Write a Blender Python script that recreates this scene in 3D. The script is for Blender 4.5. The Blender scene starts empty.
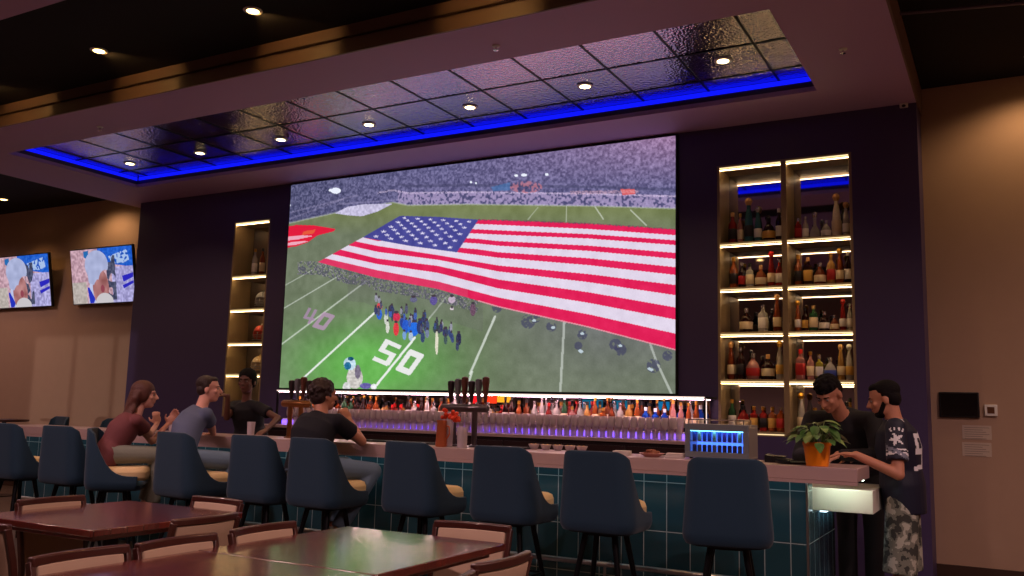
import bpy, math, random
import numpy as np
from mathutils import Vector, Matrix, Euler
random.seed(7)
C = bpy.context.scene.collection
PI = math.pi
F = -0.196          # floor level before the closing true-size scaling
KS = 0.82           # closing true-size scaling about the camera
PS = 1.2

# ------------------------------------------------------------------ camera
FPX = 897.0
CAMZ = 1.45
AX = Vector((0.8758, -0.0423, -0.4808)).normalized()
_ax = Vector((1634.0, -79.0, -897.0)).normalized()      # world X in camera axes (right, down, forward)
_ay = Vector((499.0, 133.0, 897.0))
_ay = (_ay - _ax * _ax.dot(_ay)).normalized()
_az = _ax.cross(_ay)
if _az.y > 0: _az = -_az
def cam2world(v):
    return Vector((_ax.dot(v), _ay.dot(v), _az.dot(v)))
def P(px, py, Y):
    """point at depth Y seen in the direction px, py"""
    r = cam2world(Vector((px - 512.0, py - 288.0, FPX)))
    return r * (Y / r.y) + Vector((0, 0, CAMZ))
cam = bpy.data.cameras.new('camera')
cam.sensor_width = 36.0
cam.lens = FPX / 1024.0 * 36.0
cam.clip_start = 0.05
camo = bpy.data.objects.new('camera', cam)
C.objects.link(camo)
r_ = cam2world(Vector((1, 0, 0))); u_ = cam2world(Vector((0, -1, 0))); b_ = cam2world(Vector((0, 0, -1)))
M = Matrix((r_, u_, b_)).transposed().to_4x4()
M.translation = Vector((0, 0, CAMZ))
camo.matrix_world = M
bpy.context.scene.camera = camo
sc = bpy.context.scene
sc.view_settings.view_transform = 'Standard'
sc.view_settings.look = 'None'
sc.view_settings.gamma = 1.0
sc.view_settings.use_curve_mapping = False
sc.view_settings.exposure = 0.0
try:
    sc.cycles.use_denoising = True
    sc.cycles.use_light_tree = True
    sc.cycles.max_bounces = 6
    sc.cycles.transparent_max_bounces = 8
    sc.cycles.sample_clamp_indirect = 4.0
    sc.cycles.caustics_reflective = False
    sc.cycles.caustics_refractive = False
except Exception:
    pass

# ------------------------------------------------------------------ materials
def lin(c):
    out = []
    for v in c[:3]:
        v = v / 255.0
        out.append(v / 12.92 if v <= 0.04045 else ((v + 0.055) / 1.055) ** 2.4)
    return tuple(out) + (1.0,)
MATS = {}
def mat(name, col, rough=0.6, metal=0.0, emit=None, es=0.0, trans=0.0, bump=0.0, bscale=60.0, var=0.0, vscale=6.0,
        sheen=0.0, coat=0.0, ior=1.45, stretch=None, spec=0.5):
    if name in MATS: return MATS[name]
    m = bpy.data.materials.new(name); m.use_nodes = True
    nt = m.node_tree; b = nt.nodes['Principled BSDF']
    L = nt.links.new
    c = lin(col)
    b.inputs['Base Color'].default_value = c
    b.inputs['Roughness'].default_value = rough
    b.inputs['Metallic'].default_value = metal
    b.inputs['IOR'].default_value = ior
    b.inputs['Specular IOR Level'].default_value = spec
    b.inputs['Transmission Weight'].default_value = trans
    if sheen: b.inputs['Sheen Weight'].default_value = sheen
    if coat:
        b.inputs['Coat Weight'].default_value = coat; b.inputs['Coat Roughness'].default_value = 0.08
    if emit:
        b.inputs['Emission Color'].default_value = lin(emit); b.inputs['Emission Strength'].default_value = es
    tc = nt.nodes.new('ShaderNodeTexCoord'); src = tc.outputs['Object']
    if stretch:
        mp = nt.nodes.new('ShaderNodeMapping'); mp.inputs['Scale'].default_value = stretch
        L(src, mp.inputs['Vector']); src = mp.outputs['Vector']
    if var:
        n = nt.nodes.new('ShaderNodeTexNoise'); n.inputs['Scale'].default_value = vscale; n.inputs['Detail'].default_value = 5
        L(src, n.inputs['Vector'])
        mx = nt.nodes.new('ShaderNodeMix'); mx.data_type = 'RGBA'
        mx.inputs[6].default_value = tuple(max(0, v * (1 - var)) for v in c[:3]) + (1,)
        mx.inputs[7].default_value = tuple(min(1, v * (1 + var)) for v in c[:3]) + (1,)
        L(n.outputs['Fac'], mx.inputs[0]); L(mx.outputs[2], b.inputs['Base Color'])
    if bump:
        n2 = nt.nodes.new('ShaderNodeTexNoise'); n2.inputs['Scale'].default_value = bscale; n2.inputs['Detail'].default_value = 3
        L(src, n2.inputs['Vector'])
        bp = nt.nodes.new('ShaderNodeBump'); bp.inputs['Strength'].default_value = bump; bp.inputs['Distance'].default_value = 0.01
        L(n2.outputs['Fac'], bp.inputs['Height']); L(bp.outputs['Normal'], b.inputs['Normal'])
    MATS[name] = m
    return m
def emis(name, col, s):
    if name in MATS: return MATS[name]
    m = bpy.data.materials.new(name); m.use_nodes = True
    nt = m.node_tree; nt.nodes.clear()
    o = nt.nodes.new('ShaderNodeOutputMaterial'); e = nt.nodes.new('ShaderNodeEmission')
    e.inputs['Color'].default_value = lin(col); e.inputs['Strength'].default_value = s
    nt.links.new(e.outputs[0], o.inputs[0]); MATS[name] = m
    return m
def planks(name, c1, c2, cm, w, h, rough=0.3, coat=0.4, rot=0.0):
    m = bpy.data.materials.new(name); m.use_nodes = True
    nt = m.node_tree; b = nt.nodes['Principled BSDF']; L = nt.links.new
    tc = nt.nodes.new('ShaderNodeTexCoord'); mp = nt.nodes.new('ShaderNodeMapping')
    mp.inputs['Rotation'].default_value = (0, 0, rot)
    L(tc.outputs['Object'], mp.inputs['Vector'])
    br = nt.nodes.new('ShaderNodeTexBrick'); br.inputs['Color1'].default_value = lin(c1); br.inputs['Color2'].default_value = lin(c2)
    br.inputs['Mortar'].default_value = lin(cm); br.inputs['Scale'].default_value = 1.0
    br.inputs['Brick Width'].default_value = w; br.inputs['Row Height'].default_value = h
    br.inputs['Mortar Size'].default_value = 0.0025
    L(mp.outputs['Vector'], br.inputs['Vector'])
    m2 = nt.nodes.new('ShaderNodeMapping'); m2.inputs['Scale'].default_value = (3, 45, 3); m2.inputs['Rotation'].default_value = (0, 0, rot)
    L(tc.outputs['Object'], m2.inputs['Vector'])
    n = nt.nodes.new('ShaderNodeTexNoise'); n.inputs['Scale'].default_value = 1.5; n.inputs['Detail'].default_value = 6
    L(m2.outputs['Vector'], n.inputs['Vector'])
    mx = nt.nodes.new('ShaderNodeMix'); mx.data_type = 'RGBA'; mx.blend_type = 'MULTIPLY'; mx.inputs[0].default_value = 0.6
    L(br.outputs['Color'], mx.inputs[6]); L(n.outputs['Color'], mx.inputs[7]); L(mx.outputs[2], b.inputs['Base Color'])
    b.inputs['Roughness'].default_value = rough; b.inputs['Coat Weight'].default_value = coat; b.inputs['Coat Roughness'].default_value = 0.13
    bp = nt.nodes.new('ShaderNodeBump'); bp.inputs['Strength'].default_value = 0.22; bp.inputs['Distance'].default_value = 0.02
    L(n.outputs['Fac'], bp.inputs['Height']); L(bp.outputs['Normal'], b.inputs['Normal'])
    return m

# ------------------------------------------------------------------ mesh builder
class MB:
    def __init__(s): s.v = []; s.f = []; s.mi = []; s.cur = 0
    def add(s, vs, fs):
        o = len(s.v); s.v += [tuple(v) for v in vs]
        for f in fs: s.f.append(tuple(i + o for i in f)); s.mi.append(s.cur)
        return s
    def box(s, x0, x1, y0, y1, z0, z1, Mx=None):
        vs = [Vector((x, y, z)) for z in (z0, z1) for x, y in ((x0, y0), (x1, y0), (x1, y1), (x0, y1))]
        if Mx is not None: vs = [Mx @ v for v in vs]
        return s.add(vs, [(0, 3, 2, 1), (4, 5, 6, 7), (0, 1, 5, 4), (1, 2, 6, 5), (2, 3, 7, 6), (3, 0, 4, 7)])
    def lathe(s, prof, c=(0, 0, 0), seg=16, Mx=None, sq=None):
        """prof: list of (r, z); sq = superellipse power for squarish sections"""
        vs = []; fs = []; n = len(prof)
        for r, z in prof:
            for k in range(seg):
                a = 2 * PI * (k + 0.5) / seg
                ca, sa = math.cos(a), math.sin(a)
                rr = r
                if sq: rr = r / ((abs(ca) ** sq + abs(sa) ** sq) ** (1.0 / sq))
                v = Vector((rr * ca, rr * sa, z))
                if Mx is not None: v = Mx @ v
                vs.append(v + Vector(c))
        for i in range(n - 1):
            for k in range(seg):
                a = i * seg + k; b = i * seg + (k + 1) % seg
                fs.append((a, b, b + seg, a + seg))
        fs.append(tuple(reversed(range(seg)))); fs.append(tuple(range((n - 1) * seg, n * seg)))
        return s.add(vs, fs)
    def tube(s, p0, p1, r0, r1=None, seg=12):
        if r1 is None: r1 = r0
        p0 = Vector(p0); p1 = Vector(p1); d = p1 - p0
        q = d.to_track_quat('Z', 'Y').to_matrix().to_4x4(); q.translation = p0
        return s.lathe([(r0, 0), (r1, d.length)], seg=seg, Mx=q)
    def capsule(s, p0, p1, r0, r1=None, seg=14):
        if r1 is None: r1 = r0
        p0 = Vector(p0); p1 = Vector(p1); d = p1 - p0
        if d.length < 1e-6: d = Vector((0, 0, 1e-4))
        q = d.to_track_quat('Z', 'Y').to_matrix().to_4x4(); q.translation = p0
        pr = [(max(1e-4, r0 * math.cos(a)), r0 * math.sin(a)) for a in [math.radians(t) for t in (-88, -60, -35, -12)]]
        pr += [(max(1e-4, r1 * math.cos(a)), d.length + r1 * math.sin(a)) for a in [math.radians(t) for t in (12, 35, 60, 88)]]
        return s.lathe(pr, seg=seg, Mx=q)
    def path(s, pts, r, seg=8):
        for a, b in zip(pts, pts[1:]): s.capsule(a, b, r, r, seg)
        return s
    def ell(s, c, r, Mx=None, n=12, seg=18):
        pr = [(max(1e-4, math.cos(a)), math.sin(a)) for a in [-PI / 2 + PI * i / n for i in range(n + 1)]]
        S = Matrix.Diagonal((r[0], r[1], r[2], 1))
        T = (Mx.to_4x4() @ S) if Mx is not None else S
        return s.lathe(pr, c=c, seg=seg, Mx=T)
    def loft(s, rings, seg=24):
        """rings: (centre, right, fwd, rx, ry)"""
        vs = []; fs = []; n = len(rings)
        for c, rt, fw, rx, ry in rings:
            for k in range(seg):
                a = 2 * PI * k / seg
                vs.append(Vector(c) + Vector(rt) * (rx * math.cos(a)) + Vector(fw) * (ry * math.sin(a)))
        for i in range(n - 1):
            for k in range(seg):
                a = i * seg + k; b = i * seg + (k + 1) % seg
                fs.append((a, b, b + seg, a + seg))
        fs.append(tuple(reversed(range(seg)))); fs.append(tuple(range((n - 1) * seg, n * seg)))
        return s.add(vs, fs)
    def prism(s, poly, z0, z1, Mx=None):
        n = len(poly)
        vs = [Vector((x, y, z0)) for x, y in poly] + [Vector((x, y, z1)) for x, y in poly]
        if Mx is not None: vs = [Mx @ v for v in vs]
        fs = [tuple(reversed(range(n))), tuple(range(n, 2 * n))] + [(i, (i + 1) % n, (i + 1) % n + n, i + n) for i in range(n)]
        return s.add(vs, fs)
    def sweep(s, pts, w, t, up=(0, 0, 1)):
        """rectangular bar swept along pts: w across (horizontal), t along up"""
        up = Vector(up); vs = []; fs = []; n = len(pts); pts = [Vector(p) for p in pts]
        for i, p in enumerate(pts):
            d = (pts[min(i + 1, n - 1)] - pts[max(i - 1, 0)]).normalized()
            sd = d.cross(up).normalized(); u2 = sd.cross(d).normalized()
            for a, b in ((-1, -1), (1, -1), (1, 1), (-1, 1)):
                vs.append(p + sd * (a * w / 2) + u2 * (b * t / 2))
        for i in range(n - 1):
            for k in range(4):
                a = i * 4 + k; b = i * 4 + (k + 1) % 4
                fs.append((a, b, b + 4, a + 4))
        fs.append((3, 2, 1, 0)); fs.append(tuple(range((n - 1) * 4, n * 4)))
        return s.add(vs, fs)
    def build(s, name, m, parent=None, smooth=35, bevel=0.0, kind=None, label=None, mods=None):
        me = bpy.data.meshes.new(name); me.from_pydata(s.v, [], s.f); me.validate(); me.update()
        ms = m if isinstance(m, (list, tuple)) else [m]
        for q in ms: me.materials.append(q)
        if len(ms) > 1 and len(me.polygons) == len(s.mi):
            me.polygons.foreach_set('material_index', s.mi)
        if smooth:
            me.shade_smooth()
            try: me.set_sharp_from_angle(angle=math.radians(smooth))
            except Exception: pass
        o = bpy.data.objects.new(name, me); C.objects.link(o)
        if parent: o.parent = parent
        if bevel:
            b = o.modifiers.new('bevel', 'BEVEL'); b.width = bevel; b.segments = 2; b.limit_method = 'ANGLE'
        if kind: o['kind'] = kind
        if label: o['label'] = label
        return o
def thing(name, label, cat, loc=(0, 0, 0), rz=0.0, group=None):
    o = bpy.data.objects.new(name, None); C.objects.link(o)
    o.empty_display_size = 0.1
    o.location = loc; o.rotation_euler = (0, 0, rz)
    o['label'] = label; o['category'] = cat
    if group: o['group'] = group
    return o
def tag(o, label, cat, group=None):
    o['label'] = label; o['category'] = cat
    if group: o['group'] = group
    return o
def struct(o):
    o['kind'] = 'structure'; return o
def dup(root, loc, rz=0.0, label=None, group=None, scale=None):
    r = root.copy(); C.objects.link(r); r.location = loc; r.rotation_euler = (0, 0, rz)
    if scale: r.scale = scale
    if label: r['label'] = label
    if group: r['group'] = group
    for ch in list(root.children):
        c = ch.copy(); C.objects.link(c); c.parent = r
        for g in list(ch.children):
            d = g.copy(); C.objects.link(d); d.parent = c
    return r
ORD = ['first', 'second', 'third', 'fourth', 'fifth', 'sixth', 'seventh', 'eighth', 'ninth', 'tenth', 'eleventh', 'twelfth',
       'thirteenth', 'fourteenth', 'fifteenth', 'sixteenth', 'seventeenth', 'eighteenth', 'nineteenth', 'twentieth']
_T = ['twenty', 'thirty', 'forty', 'fifty', 'sixty']
def ordw(i):
    if i < 20: return ORD[i]
    t, u = divmod(i + 1, 10)
    if u == 0: return {3: 'thirtieth', 4: 'fortieth', 5: 'fiftieth', 6: 'sixtieth', 7: 'seventieth', 8: 'eightieth'}[t]
    return _T[t - 2] + '-' + ORD[u - 1]
# ------------------------------------------------------------------ common materials
m_dark = mat('dark_wall_paint', (72, 60, 100), 0.45, bump=0.05, bscale=30)
m_black = mat('black_ceiling_paint', (10, 9, 14), 0.9)
m_soffit = mat('mauve_grey_paint', (190, 156, 196), 0.6, bump=0.03)
m_fascia = mat('brown_moulding_paint', (120, 96, 84), 0.5)
m_beige = mat('beige_wall_paint', (176, 146, 124), 0.75, bump=0.05, bscale=80, var=0.04)
m_niche = mat('taupe_laminate', (150, 128, 98), 0.45, var=0.12, vscale=3, stretch=(6, 6, 0.6))
m_mirror = mat('smoked_mirror', (176, 174, 190), 0.03, metal=1.0)
m_blackmetal = mat('black_metal', (14, 14, 18), 0.35, metal=0.6)
m_steel = mat('brushed_steel', (170, 168, 165), 0.3, metal=1.0)
m_chrome = mat('chrome', (220, 220, 225), 0.12, metal=1.0)
m_white = mat('white_plastic', (225, 222, 215), 0.4)
m_darkwood = mat('dark_wood', (62, 26, 20), 0.35, coat=0.5, var=0.25, vscale=3, stretch=(1, 1, 14))
m_panel = mat('beige_upholstery', (172, 144, 120), 0.8, bump=0.15, bscale=300, var=0.05)
m_black_pl = mat('black_plastic', (12, 12, 15), 0.4)
led_warm = emis('warm_led_strip', (255, 226, 170), 1.3)
led_wash = emis('warm_led_wash', (255, 214, 150), 19.0)
led_warm2 = emis('white_led_strip', (255, 228, 215), 1.3)
led_pink = emis('pink_white_wash', (255, 200, 205), 40.0)
led_end = emis('counter_end_light', (235, 250, 225), 16.0)
led_blue = emis('blue_led_strip', (14, 22, 255), 1.15)
led_purple = emis('purple_led_strip', (120, 80, 255), 3.0)
led_cyan = emis('cool_led_strip', (215, 240, 250), 3.6)
lens_warm = emis('warm_lamp_lens', (255, 225, 160), 12.0)
lens_amber = emis('amber_lamp_lens', (255, 205, 120), 12.0)

X0, X1 = -12.93, -0.72            # soffit and dark wall extent
WY, BY = 9.84, 10.33              # dark wall face, beige wall face
CZ, SZ = 5.0, 4.7

# ------------------------------------------------------------------ floor, ceiling, walls
fm = planks('wood_tile_floor', (104, 84, 70), (92, 74, 62), (50, 42, 38), 1.2, 0.2, rough=0.35, coat=0.2)
struct(MB().box(-19, 5, -4, BY + 0.2, F - 0.1, F).build('floor', fm, smooth=0))
struct(MB().box(-19, 5, -4, BY + 0.2, CZ, CZ + 0.1).build('ceiling', m_black, smooth=0))
struct(MB().box(-19, 5, BY, BY + 0.15, F, CZ).build('wall_back', m_beige, smooth=0))
struct(MB().box(-19.15, -19, -4, BY, F, CZ).build('wall_left', m_beige, smooth=0))
struct(MB().box(5, 5.15, -4, BY, F, CZ).build('wall_right', m_beige, smooth=0))
s = MB(); s.box(-19, -11.5, -4.15, -4, F, CZ); s.box(-8.1, 5, -4.15, -4, F, CZ); s.box(-11.5, -8.1, -4.15, -4, F, .75); s.box(-11.5, -8.1, -4.15, -4, 2.75, CZ)
struct(s.build('wall_front', m_beige, smooth=0))
s = MB()
for xx in (-11.5, -10.3, -9.2, -8.15): s.box(xx, xx + .08, -4.1, -4.04, .75, 2.75)
for zz in (.75, 2.69): s.box(-11.5, -8.1, -4.1, -4.04, zz, zz + .06)
struct(s.build('window_1', m_blackmetal, smooth=0))
sl = bpy.data.lights.new('low_sun', 'SUN'); sl.energy = 0.55; sl.color = (1, .82, .74); sl.angle = math.radians(.6)
so_ = bpy.data.objects.new('low_sun', sl); C.objects.link(so_); so_.location = (-6, -8, 3); so_.rotation_euler = Vector((-4.4, 14.33, -.15)).to_track_quat('-Z', 'Y').to_euler()
m_base = mat('brown_skirting', (60, 40, 30), 0.5)
struct(MB().box(X1, 5, BY - 0.015, BY, F, 0.0).build('baseboard_right', m_base, smooth=0))
struct(MB().box(-19, -12.62, BY - 0.015, BY, F, 0.0).build('baseboard_left', m_base, smooth=0))

# dark feature wall with two shelf recesses (one mesh, niches cut out)
NR = (-2.82, -1.37, 1.22, 4.25)
NL = (-10.40, -9.65, 1.22, 4.20)
w = MB()
DX0 = -12.6
ND = 0.40
def wallseg(x0, x1, z0, z1): w.box(x0, x1, WY, WY + 0.05, z0, z1)
wallseg(DX0, NL[0], F, SZ); wallseg(NL[0], NL[1], F, NL[2]); wallseg(NL[0], NL[1], NL[3], SZ)
wallseg(NL[1], NR[0], F, SZ); wallseg(NR[0], NR[1], F, NR[2]); wallseg(NR[0], NR[1], NR[3], SZ); wallseg(NR[1], X1, F, SZ)
w.box(DX0, DX0 + 0.03, WY + 0.05, BY, F, SZ); w.box(X1 - 0.03, X1, WY + 0.05, BY, F, SZ)
struct(w.build('wall_feature', m_dark, smooth=0))

# soffit with rectangular recess
RX0, RX1, RY0, RY1 = -11.74, -1.57, 7.0, 9.06
FY = 6.25
RZ = 4.86
s = MB()
s.box(X0, X1, FY, RY0, SZ, SZ + 0.05); s.box(X0, X1, RY1, BY, SZ, SZ + 0.05)
s.box(X0, RX0, RY0, RY1, SZ, SZ + 0.05); s.box(RX1, X1, RY0, RY1, SZ, SZ + 0.05)
struct(s.build('ceiling_soffit', m_soffit, smooth=0))
s = MB()                                        # stepped moulding round the soffit
s.box(X0 - 0.02, X1 + 0.02, FY - 0.02, FY, SZ, SZ + 0.13)
s.box(X0 + 0.03, X1 - 0.03, FY + 0.05, FY + 0.07, SZ + 0.13, SZ + 0.18)
s.box(X0 - 0.02, X1 + 0.02, FY + 0.02, FY + 0.04, SZ + 0.18, CZ)
s.box(X0 - 0.02, X1 + 0.02, FY - 0.02, FY + 0.07, SZ + 0.125, SZ + 0.135); s.box(X0 - 0.02, X1 + 0.02, FY + 0.02, FY + 0.07, SZ + 0.178, SZ + 0.188)
for xx in (X0 - 0.02, X1):
    s.box(xx, xx + 0.02, FY, BY, SZ, CZ)
struct(s.build('trim_1', m_fascia, smooth=0))
# recess inner faces
s = MB()
s.box(RX0 - 0.02, RX0, RY0, RY1, SZ + 0.05, RZ); s.box(RX1, RX1 + 0.02, RY0, RY1, SZ + 0.05, RZ)
s.box(RX0, RX1, RY0 - 0.02, RY0, SZ + 0.05, RZ); s.box(RX0, RX1, RY1, RY1 + 0.02, SZ + 0.05, RZ)
struct(s.build('trim_2', mat('recess_dark_paint', (62, 48, 70), 0.4), smooth=0))
# hammered reflective tile ceiling of the recess
mt = bpy.data.materials.new('hammered_metal_ceiling_tile'); mt.use_nodes = True
nt = mt.node_tree; b = nt.nodes['Principled BSDF']; L = nt.links.new
b.inputs['Metallic'].default_value = 1.0; b.inputs['Roughness'].default_value = 0.13
b.inputs['Base Color'].default_value = lin((196, 186, 200))
tc = nt.nodes.new('ShaderNodeTexCoord')
vo = nt.nodes.new('ShaderNodeTexVoronoi'); vo.inputs['Scale'].default_value = 34.0
L(tc.outputs['Object'], vo.inputs['Vector'])
nz = nt.nodes.new('ShaderNodeTexNoise'); nz.inputs['Scale'].default_value = 22.0; nz.inputs['Detail'].default_value = 4
L(tc.outputs['Object'], nz.inputs['Vector'])
ad = nt.nodes.new('ShaderNodeMath'); ad.operation = 'ADD'; L(vo.outputs['Distance'], ad.inputs[0]); L(nz.outputs['Fac'], ad.inputs[1])
bp = nt.nodes.new('ShaderNodeBump'); bp.inputs['Strength'].default_value = 0.26; bp.inputs['Distance'].default_value = 0.012
L(ad.outputs[0], bp.inputs['Height']); L(bp.outputs['Normal'], b.inputs['Normal'])
struct(MB().box(RX0, RX1, RY0, RY1, RZ, RZ + 0.02).build('ceiling_tiles', mt, smooth=0))
s = MB()
x = -1.94
while x > RX0: s.box(x - 0.011, x + 0.011, RY0, RY1, RZ - 0.006, RZ); x -= 0.735
for y in (7.27, 8.0, 8.73): s.box(RX0, RX1, y - 0.011, y + 0.011, RZ - 0.006, RZ)
struct(s.build('trim_3', m_blackmetal, smooth=0))
# nearer lowered ceiling above the dining tables
struct(MB().box(-19, 5, 0.2, 4.34, SZ, CZ - 0.001).build('ceiling_drop', m_soffit, smooth=0))
_oc = lambda px, py, z: (lambda r: r * ((z - CAMZ) / r.z) + Vector((0, 0, CAMZ)))(cam2world(Vector((px - 512.0, py - 288.0, FPX))))
s = MB(); s.path([_oc(898, 13.8, 4.96), _oc(1060, -.5, 4.96)], 0.016)
tag(s.build('conduit_pipe', mat('grey_conduit', (96, 84, 100), .5)), 'thin grey conduit pipe along the black ceiling at the upper right', 'pipe')

# blue light strips in the recess
def strip(name, label, m, box, cat='light strip', group=None):
    o = MB().box(*box).build(name, m, smooth=0, bevel=0.004); return tag(o, label, cat, group)
z0, z1 = SZ + 0.105, RZ - .002
strip('light_strip', 'long blue light strip along the screen side of the ceiling recess', led_blue, (RX0 + .05, RX1 - .05, RY1 - 0.012, RY1 - 0.004, z0, z1))
strip('light_strip', 'long blue light strip along the dining side of the ceiling recess', led_blue, (RX0 + .05, RX1 - .05, RY0 + 0.004, RY0 + 0.012, z0, z1))
strip('light_strip', 'short blue light strip across the left end of the ceiling recess', led_blue, (RX0 + 0.004, RX0 + 0.012, RY0, RY1, z0, z1))
#strip('light_strip', 'short blue light strip across the right end of the ceiling recess', led_blue, (RX1 - 0.05, RX1 - 0.004, RY0 + .06, RY1 - .06, z0, z1))

# ------------------------------------------------------------------ downlights
def downlight(x, y, z, label, lens, power, col, size=120, group=None, kind='SPOT'):
    t = thing('downlight', label, 'ceiling light', (x, y, z), 0, group)
    MB().lathe([(0.062, -0.002), (0.085, -0.002), (0.088, -0.010), (0.062, -0.014)], seg=24).build('trim_ring', m_white, t)
    MB().lathe([(0.060, -0.012), (0.055, -0.016), (0.02, -0.018)], seg=24).build('lens', lens, t)
    wash = kind == 'WASH'
    if wash: kind = 'SPOT'
    ld = bpy.data.lights.new('downlight_lamp', kind); ld.energy = power; ld.color = col[:3]
    if kind == 'SPOT': ld.spot_size = math.radians(size); ld.spot_blend = 0.6
    ld.shadow_soft_size = 0.05
    lo = bpy.data.objects.new('downlight_lamp', ld); C.objects.link(lo); lo.parent = t; lo.location = (0, 0, -0.05)
    if wash:      # adjustable lamp: part of the light is thrown on the moulding beside it
        l2 = bpy.data.lights.new('wall_wash_lamp', 'SPOT'); l2.energy = 9; l2.color = col[:3]; l2.spot_size = math.radians(92); l2.spot_blend = 0.35; l2.shadow_soft_size = 0.03
        o2 = bpy.data.objects.new('wall_wash_lamp', l2); C.objects.link(o2); o2.parent = t; o2.location = (0, .02, -0.03); o2.rotation_euler = Vector((0, .6, -.10)).to_track_quat('-Z', 'Y').to_euler()
    return t
warm = lin((255, 214, 160)); amber = lin((255, 190, 110))
def onceil(px, py, z=SZ):
    r = cam2world(Vector((px - 512.0, py - 288.0, FPX))); return r * ((z - CAMZ) / r.z) + Vector((0, 0, CAMZ))
for i, (px, py) in enumerate([(130, 163), (200, 152.5), (281, 139), (369, 124), (470, 106.5), (585, 85.5), (723, 60)]):
    q_ = onceil(px, py, RZ)
    downlight(q_.x, q_.y, RZ, 'round white downlight in the mirrored ceiling recess, %s from the left' % ORD[i], lens_warm, 30, warm, 120)
PB = 30
for x, y, lb in [(-8.06, 5.64, 'round amber downlight in the black ceiling, left of the brighter upper one'),
                 (-5.91, 5.64, 'round amber downlight in the black ceiling nearest the top edge'),
                 (-15.91, 9.5, 'round downlight in the black ceiling above the left televisions')]:
    downlight(x, y, CZ, lb, lens_amber, PB, amber, 110, None, 'WASH' if y < 6 else 'SPOT')
# further lamps of the same rows, outside the frame
for x, y in [(-10.2, 5.64), (-3.76, 5.64), (-1.6, 5.64)]:
    downlight(x, y, CZ, 'round amber downlight further along the black ceiling channel', lens_amber, PB, amber, 110, 'amber downlights outside the frame', 'WASH')
for x, y in [(-13.75, 9.75), (0.35, 9.75), (2.5, 9.75)]:
    downlight(x, y, CZ, 'round downlight close to the beige back wall', lens_amber, 42, lin((255, 205, 150)), 150, 'wall downlights outside the frame')
for x, y in [(-9.5, 1.6), (-7.0, 1.6), (-4.5, 1.6), (-2.0, 1.6), (.5, 1.6), (-9.5, 3.6), (-6.6, 3.6)]:  # unseen lamps added as fill for the stools and dining side
    downlight(x, y, SZ, 'added unseen downlight above the dining tables', lens_amber, 190, lin((255, 210, 212)), 150, 'added dining fill lights outside the frame')

for x, y in [(-15.5, 4.5), (-17.0, 7.5), (2.8, 6.5), (1.5, 3.2)]:  # unseen lamps added to brighten the beige wall at both sides
    downlight(x, y, CZ if y > 4.4 or y < .2 else SZ, 'added unseen downlight in the room beside the bar', lens_amber, 200 if x < 0 else 330, lin((255, 210, 204)), 160, 'added side fill lights outside the frame')

# sprinklers and sensors
def sprinkler(p, label):
    t = thing('sprinkler_head', label, 'sprinkler', (p.x, p.y, SZ))
    MB().lathe([(0.038, 0), (0.034, -0.008), (0.012, -0.010)], seg=16).build('escutcheon', m_white, t)
    MB().lathe([(0.009, -0.008), (0.009, -0.035), (0.022, -0.038), (0.024, -0.042), (0.004, -0.046)], seg=12).build('deflector', m_chrome, t)
def onceil(px, py, z=SZ):
    r = cam2world(Vector((px - 512.0, py - 288.0, FPX))); return r * ((z - CAMZ) / r.z) + Vector((0, 0, CAMZ))
sprinkler(onceil(843, 49), 'small white sprinkler on the soffit right of the blue-lit recess')
sprinkler(onceil(496, 46), 'small white sprinkler on the soffit above the middle of the screen')
sprinkler(onceil(100, 127), 'small white sprinkler on the soffit above the left end of the blue light')
t = thing('motion_sensor', 'tiny white sensor high on the dark wall beside the beige wall', 'sensor', P(904, 106, WY - 0.0))
MB().box(-0.04, 0.04, -0.04, 0, -0.025, 0.025).build('housing', m_white, t, bevel=0.008)
MB().ell((0, -0.04, -0.01), (0.02, 0.015, 0.015)).build('sensor_lens', m_black_pl, t)

# ------------------------------------------------------------------ shelf recesses
def niche(N, divs, shelves, side):
    x0, x1, z0, z1 = N
    t = thing('display_shelf_unit', {'right': 'tall recessed shelf unit of two columns with lit shelves right of the screen',
             'left': 'narrow recessed shelf unit with lit shelves left of the screen'}[side], 'shelves', ((x0 + x1) / 2, WY, z0))
    ox, oz = (x0 + x1) / 2, z0
    def B(bx): return (bx[0] - ox, bx[1] - ox, bx[2] - WY, bx[3] - WY, bx[4] - oz, bx[5] - oz)
    e = 0.03
    MB().box(*B((x0, x1, WY + ND, WY + ND + 0.02, z0, z1))).build('mirror_back', m_mirror, t, smooth=0)
    MB().box(*B((x0, x0 + e, WY, WY + ND, z0, z1))).build('side_panel', m_niche, t, bevel=0.003)
    MB().box(*B((x1 - e, x1, WY, WY + ND, z0, z1))).build('side_panel', m_niche, t, bevel=0.003)
    MB().box(*B((x0 + e, x1 - e, WY, WY + ND, z1 - e, z1))).build('top_panel', m_niche, t, bevel=0.003)
    MB().box(*B((x0 + e, x1 - e, WY, WY + ND, z0, z0 + e))).build('bottom_panel', m_niche, t, bevel=0.003)
    for d in divs: MB().box(*B((d - 0.03, d + 0.03, WY + 0.0, WY + ND, z0 + e, z1 - e))).build('divider', m_niche, t, bevel=0.003)
    ed = [x0 + e] + [q for d in divs for q in (d - 0.03, d + 0.03)] + [x1 - e]
    cols = [(ed[i], ed[i + 1]) for i in range(0, len(ed), 2)]
    for a, b2 in cols:
        for z in shelves + [z1 + 0.0]:
            if z < z1:
                MB().box(*B((a, b2, WY + 0.012, WY + ND, z - 0.045, z))).build('shelf', m_niche, t, bevel=0.003)
            MB().box(*B((a, b2, WY - 0.004, WY + 0.012, z - 0.034, z - 0.024))).build('light_strip', led_warm, t, smooth=0)
            MB().box(*B((a, b2, WY + 0.016, WY + 0.03, z - 0.052, z - 0.046))).build('added_wash_light', led_wash, t, smooth=0)  # hidden second strip, added to brighten shelves and bottles
    return cols
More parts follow.
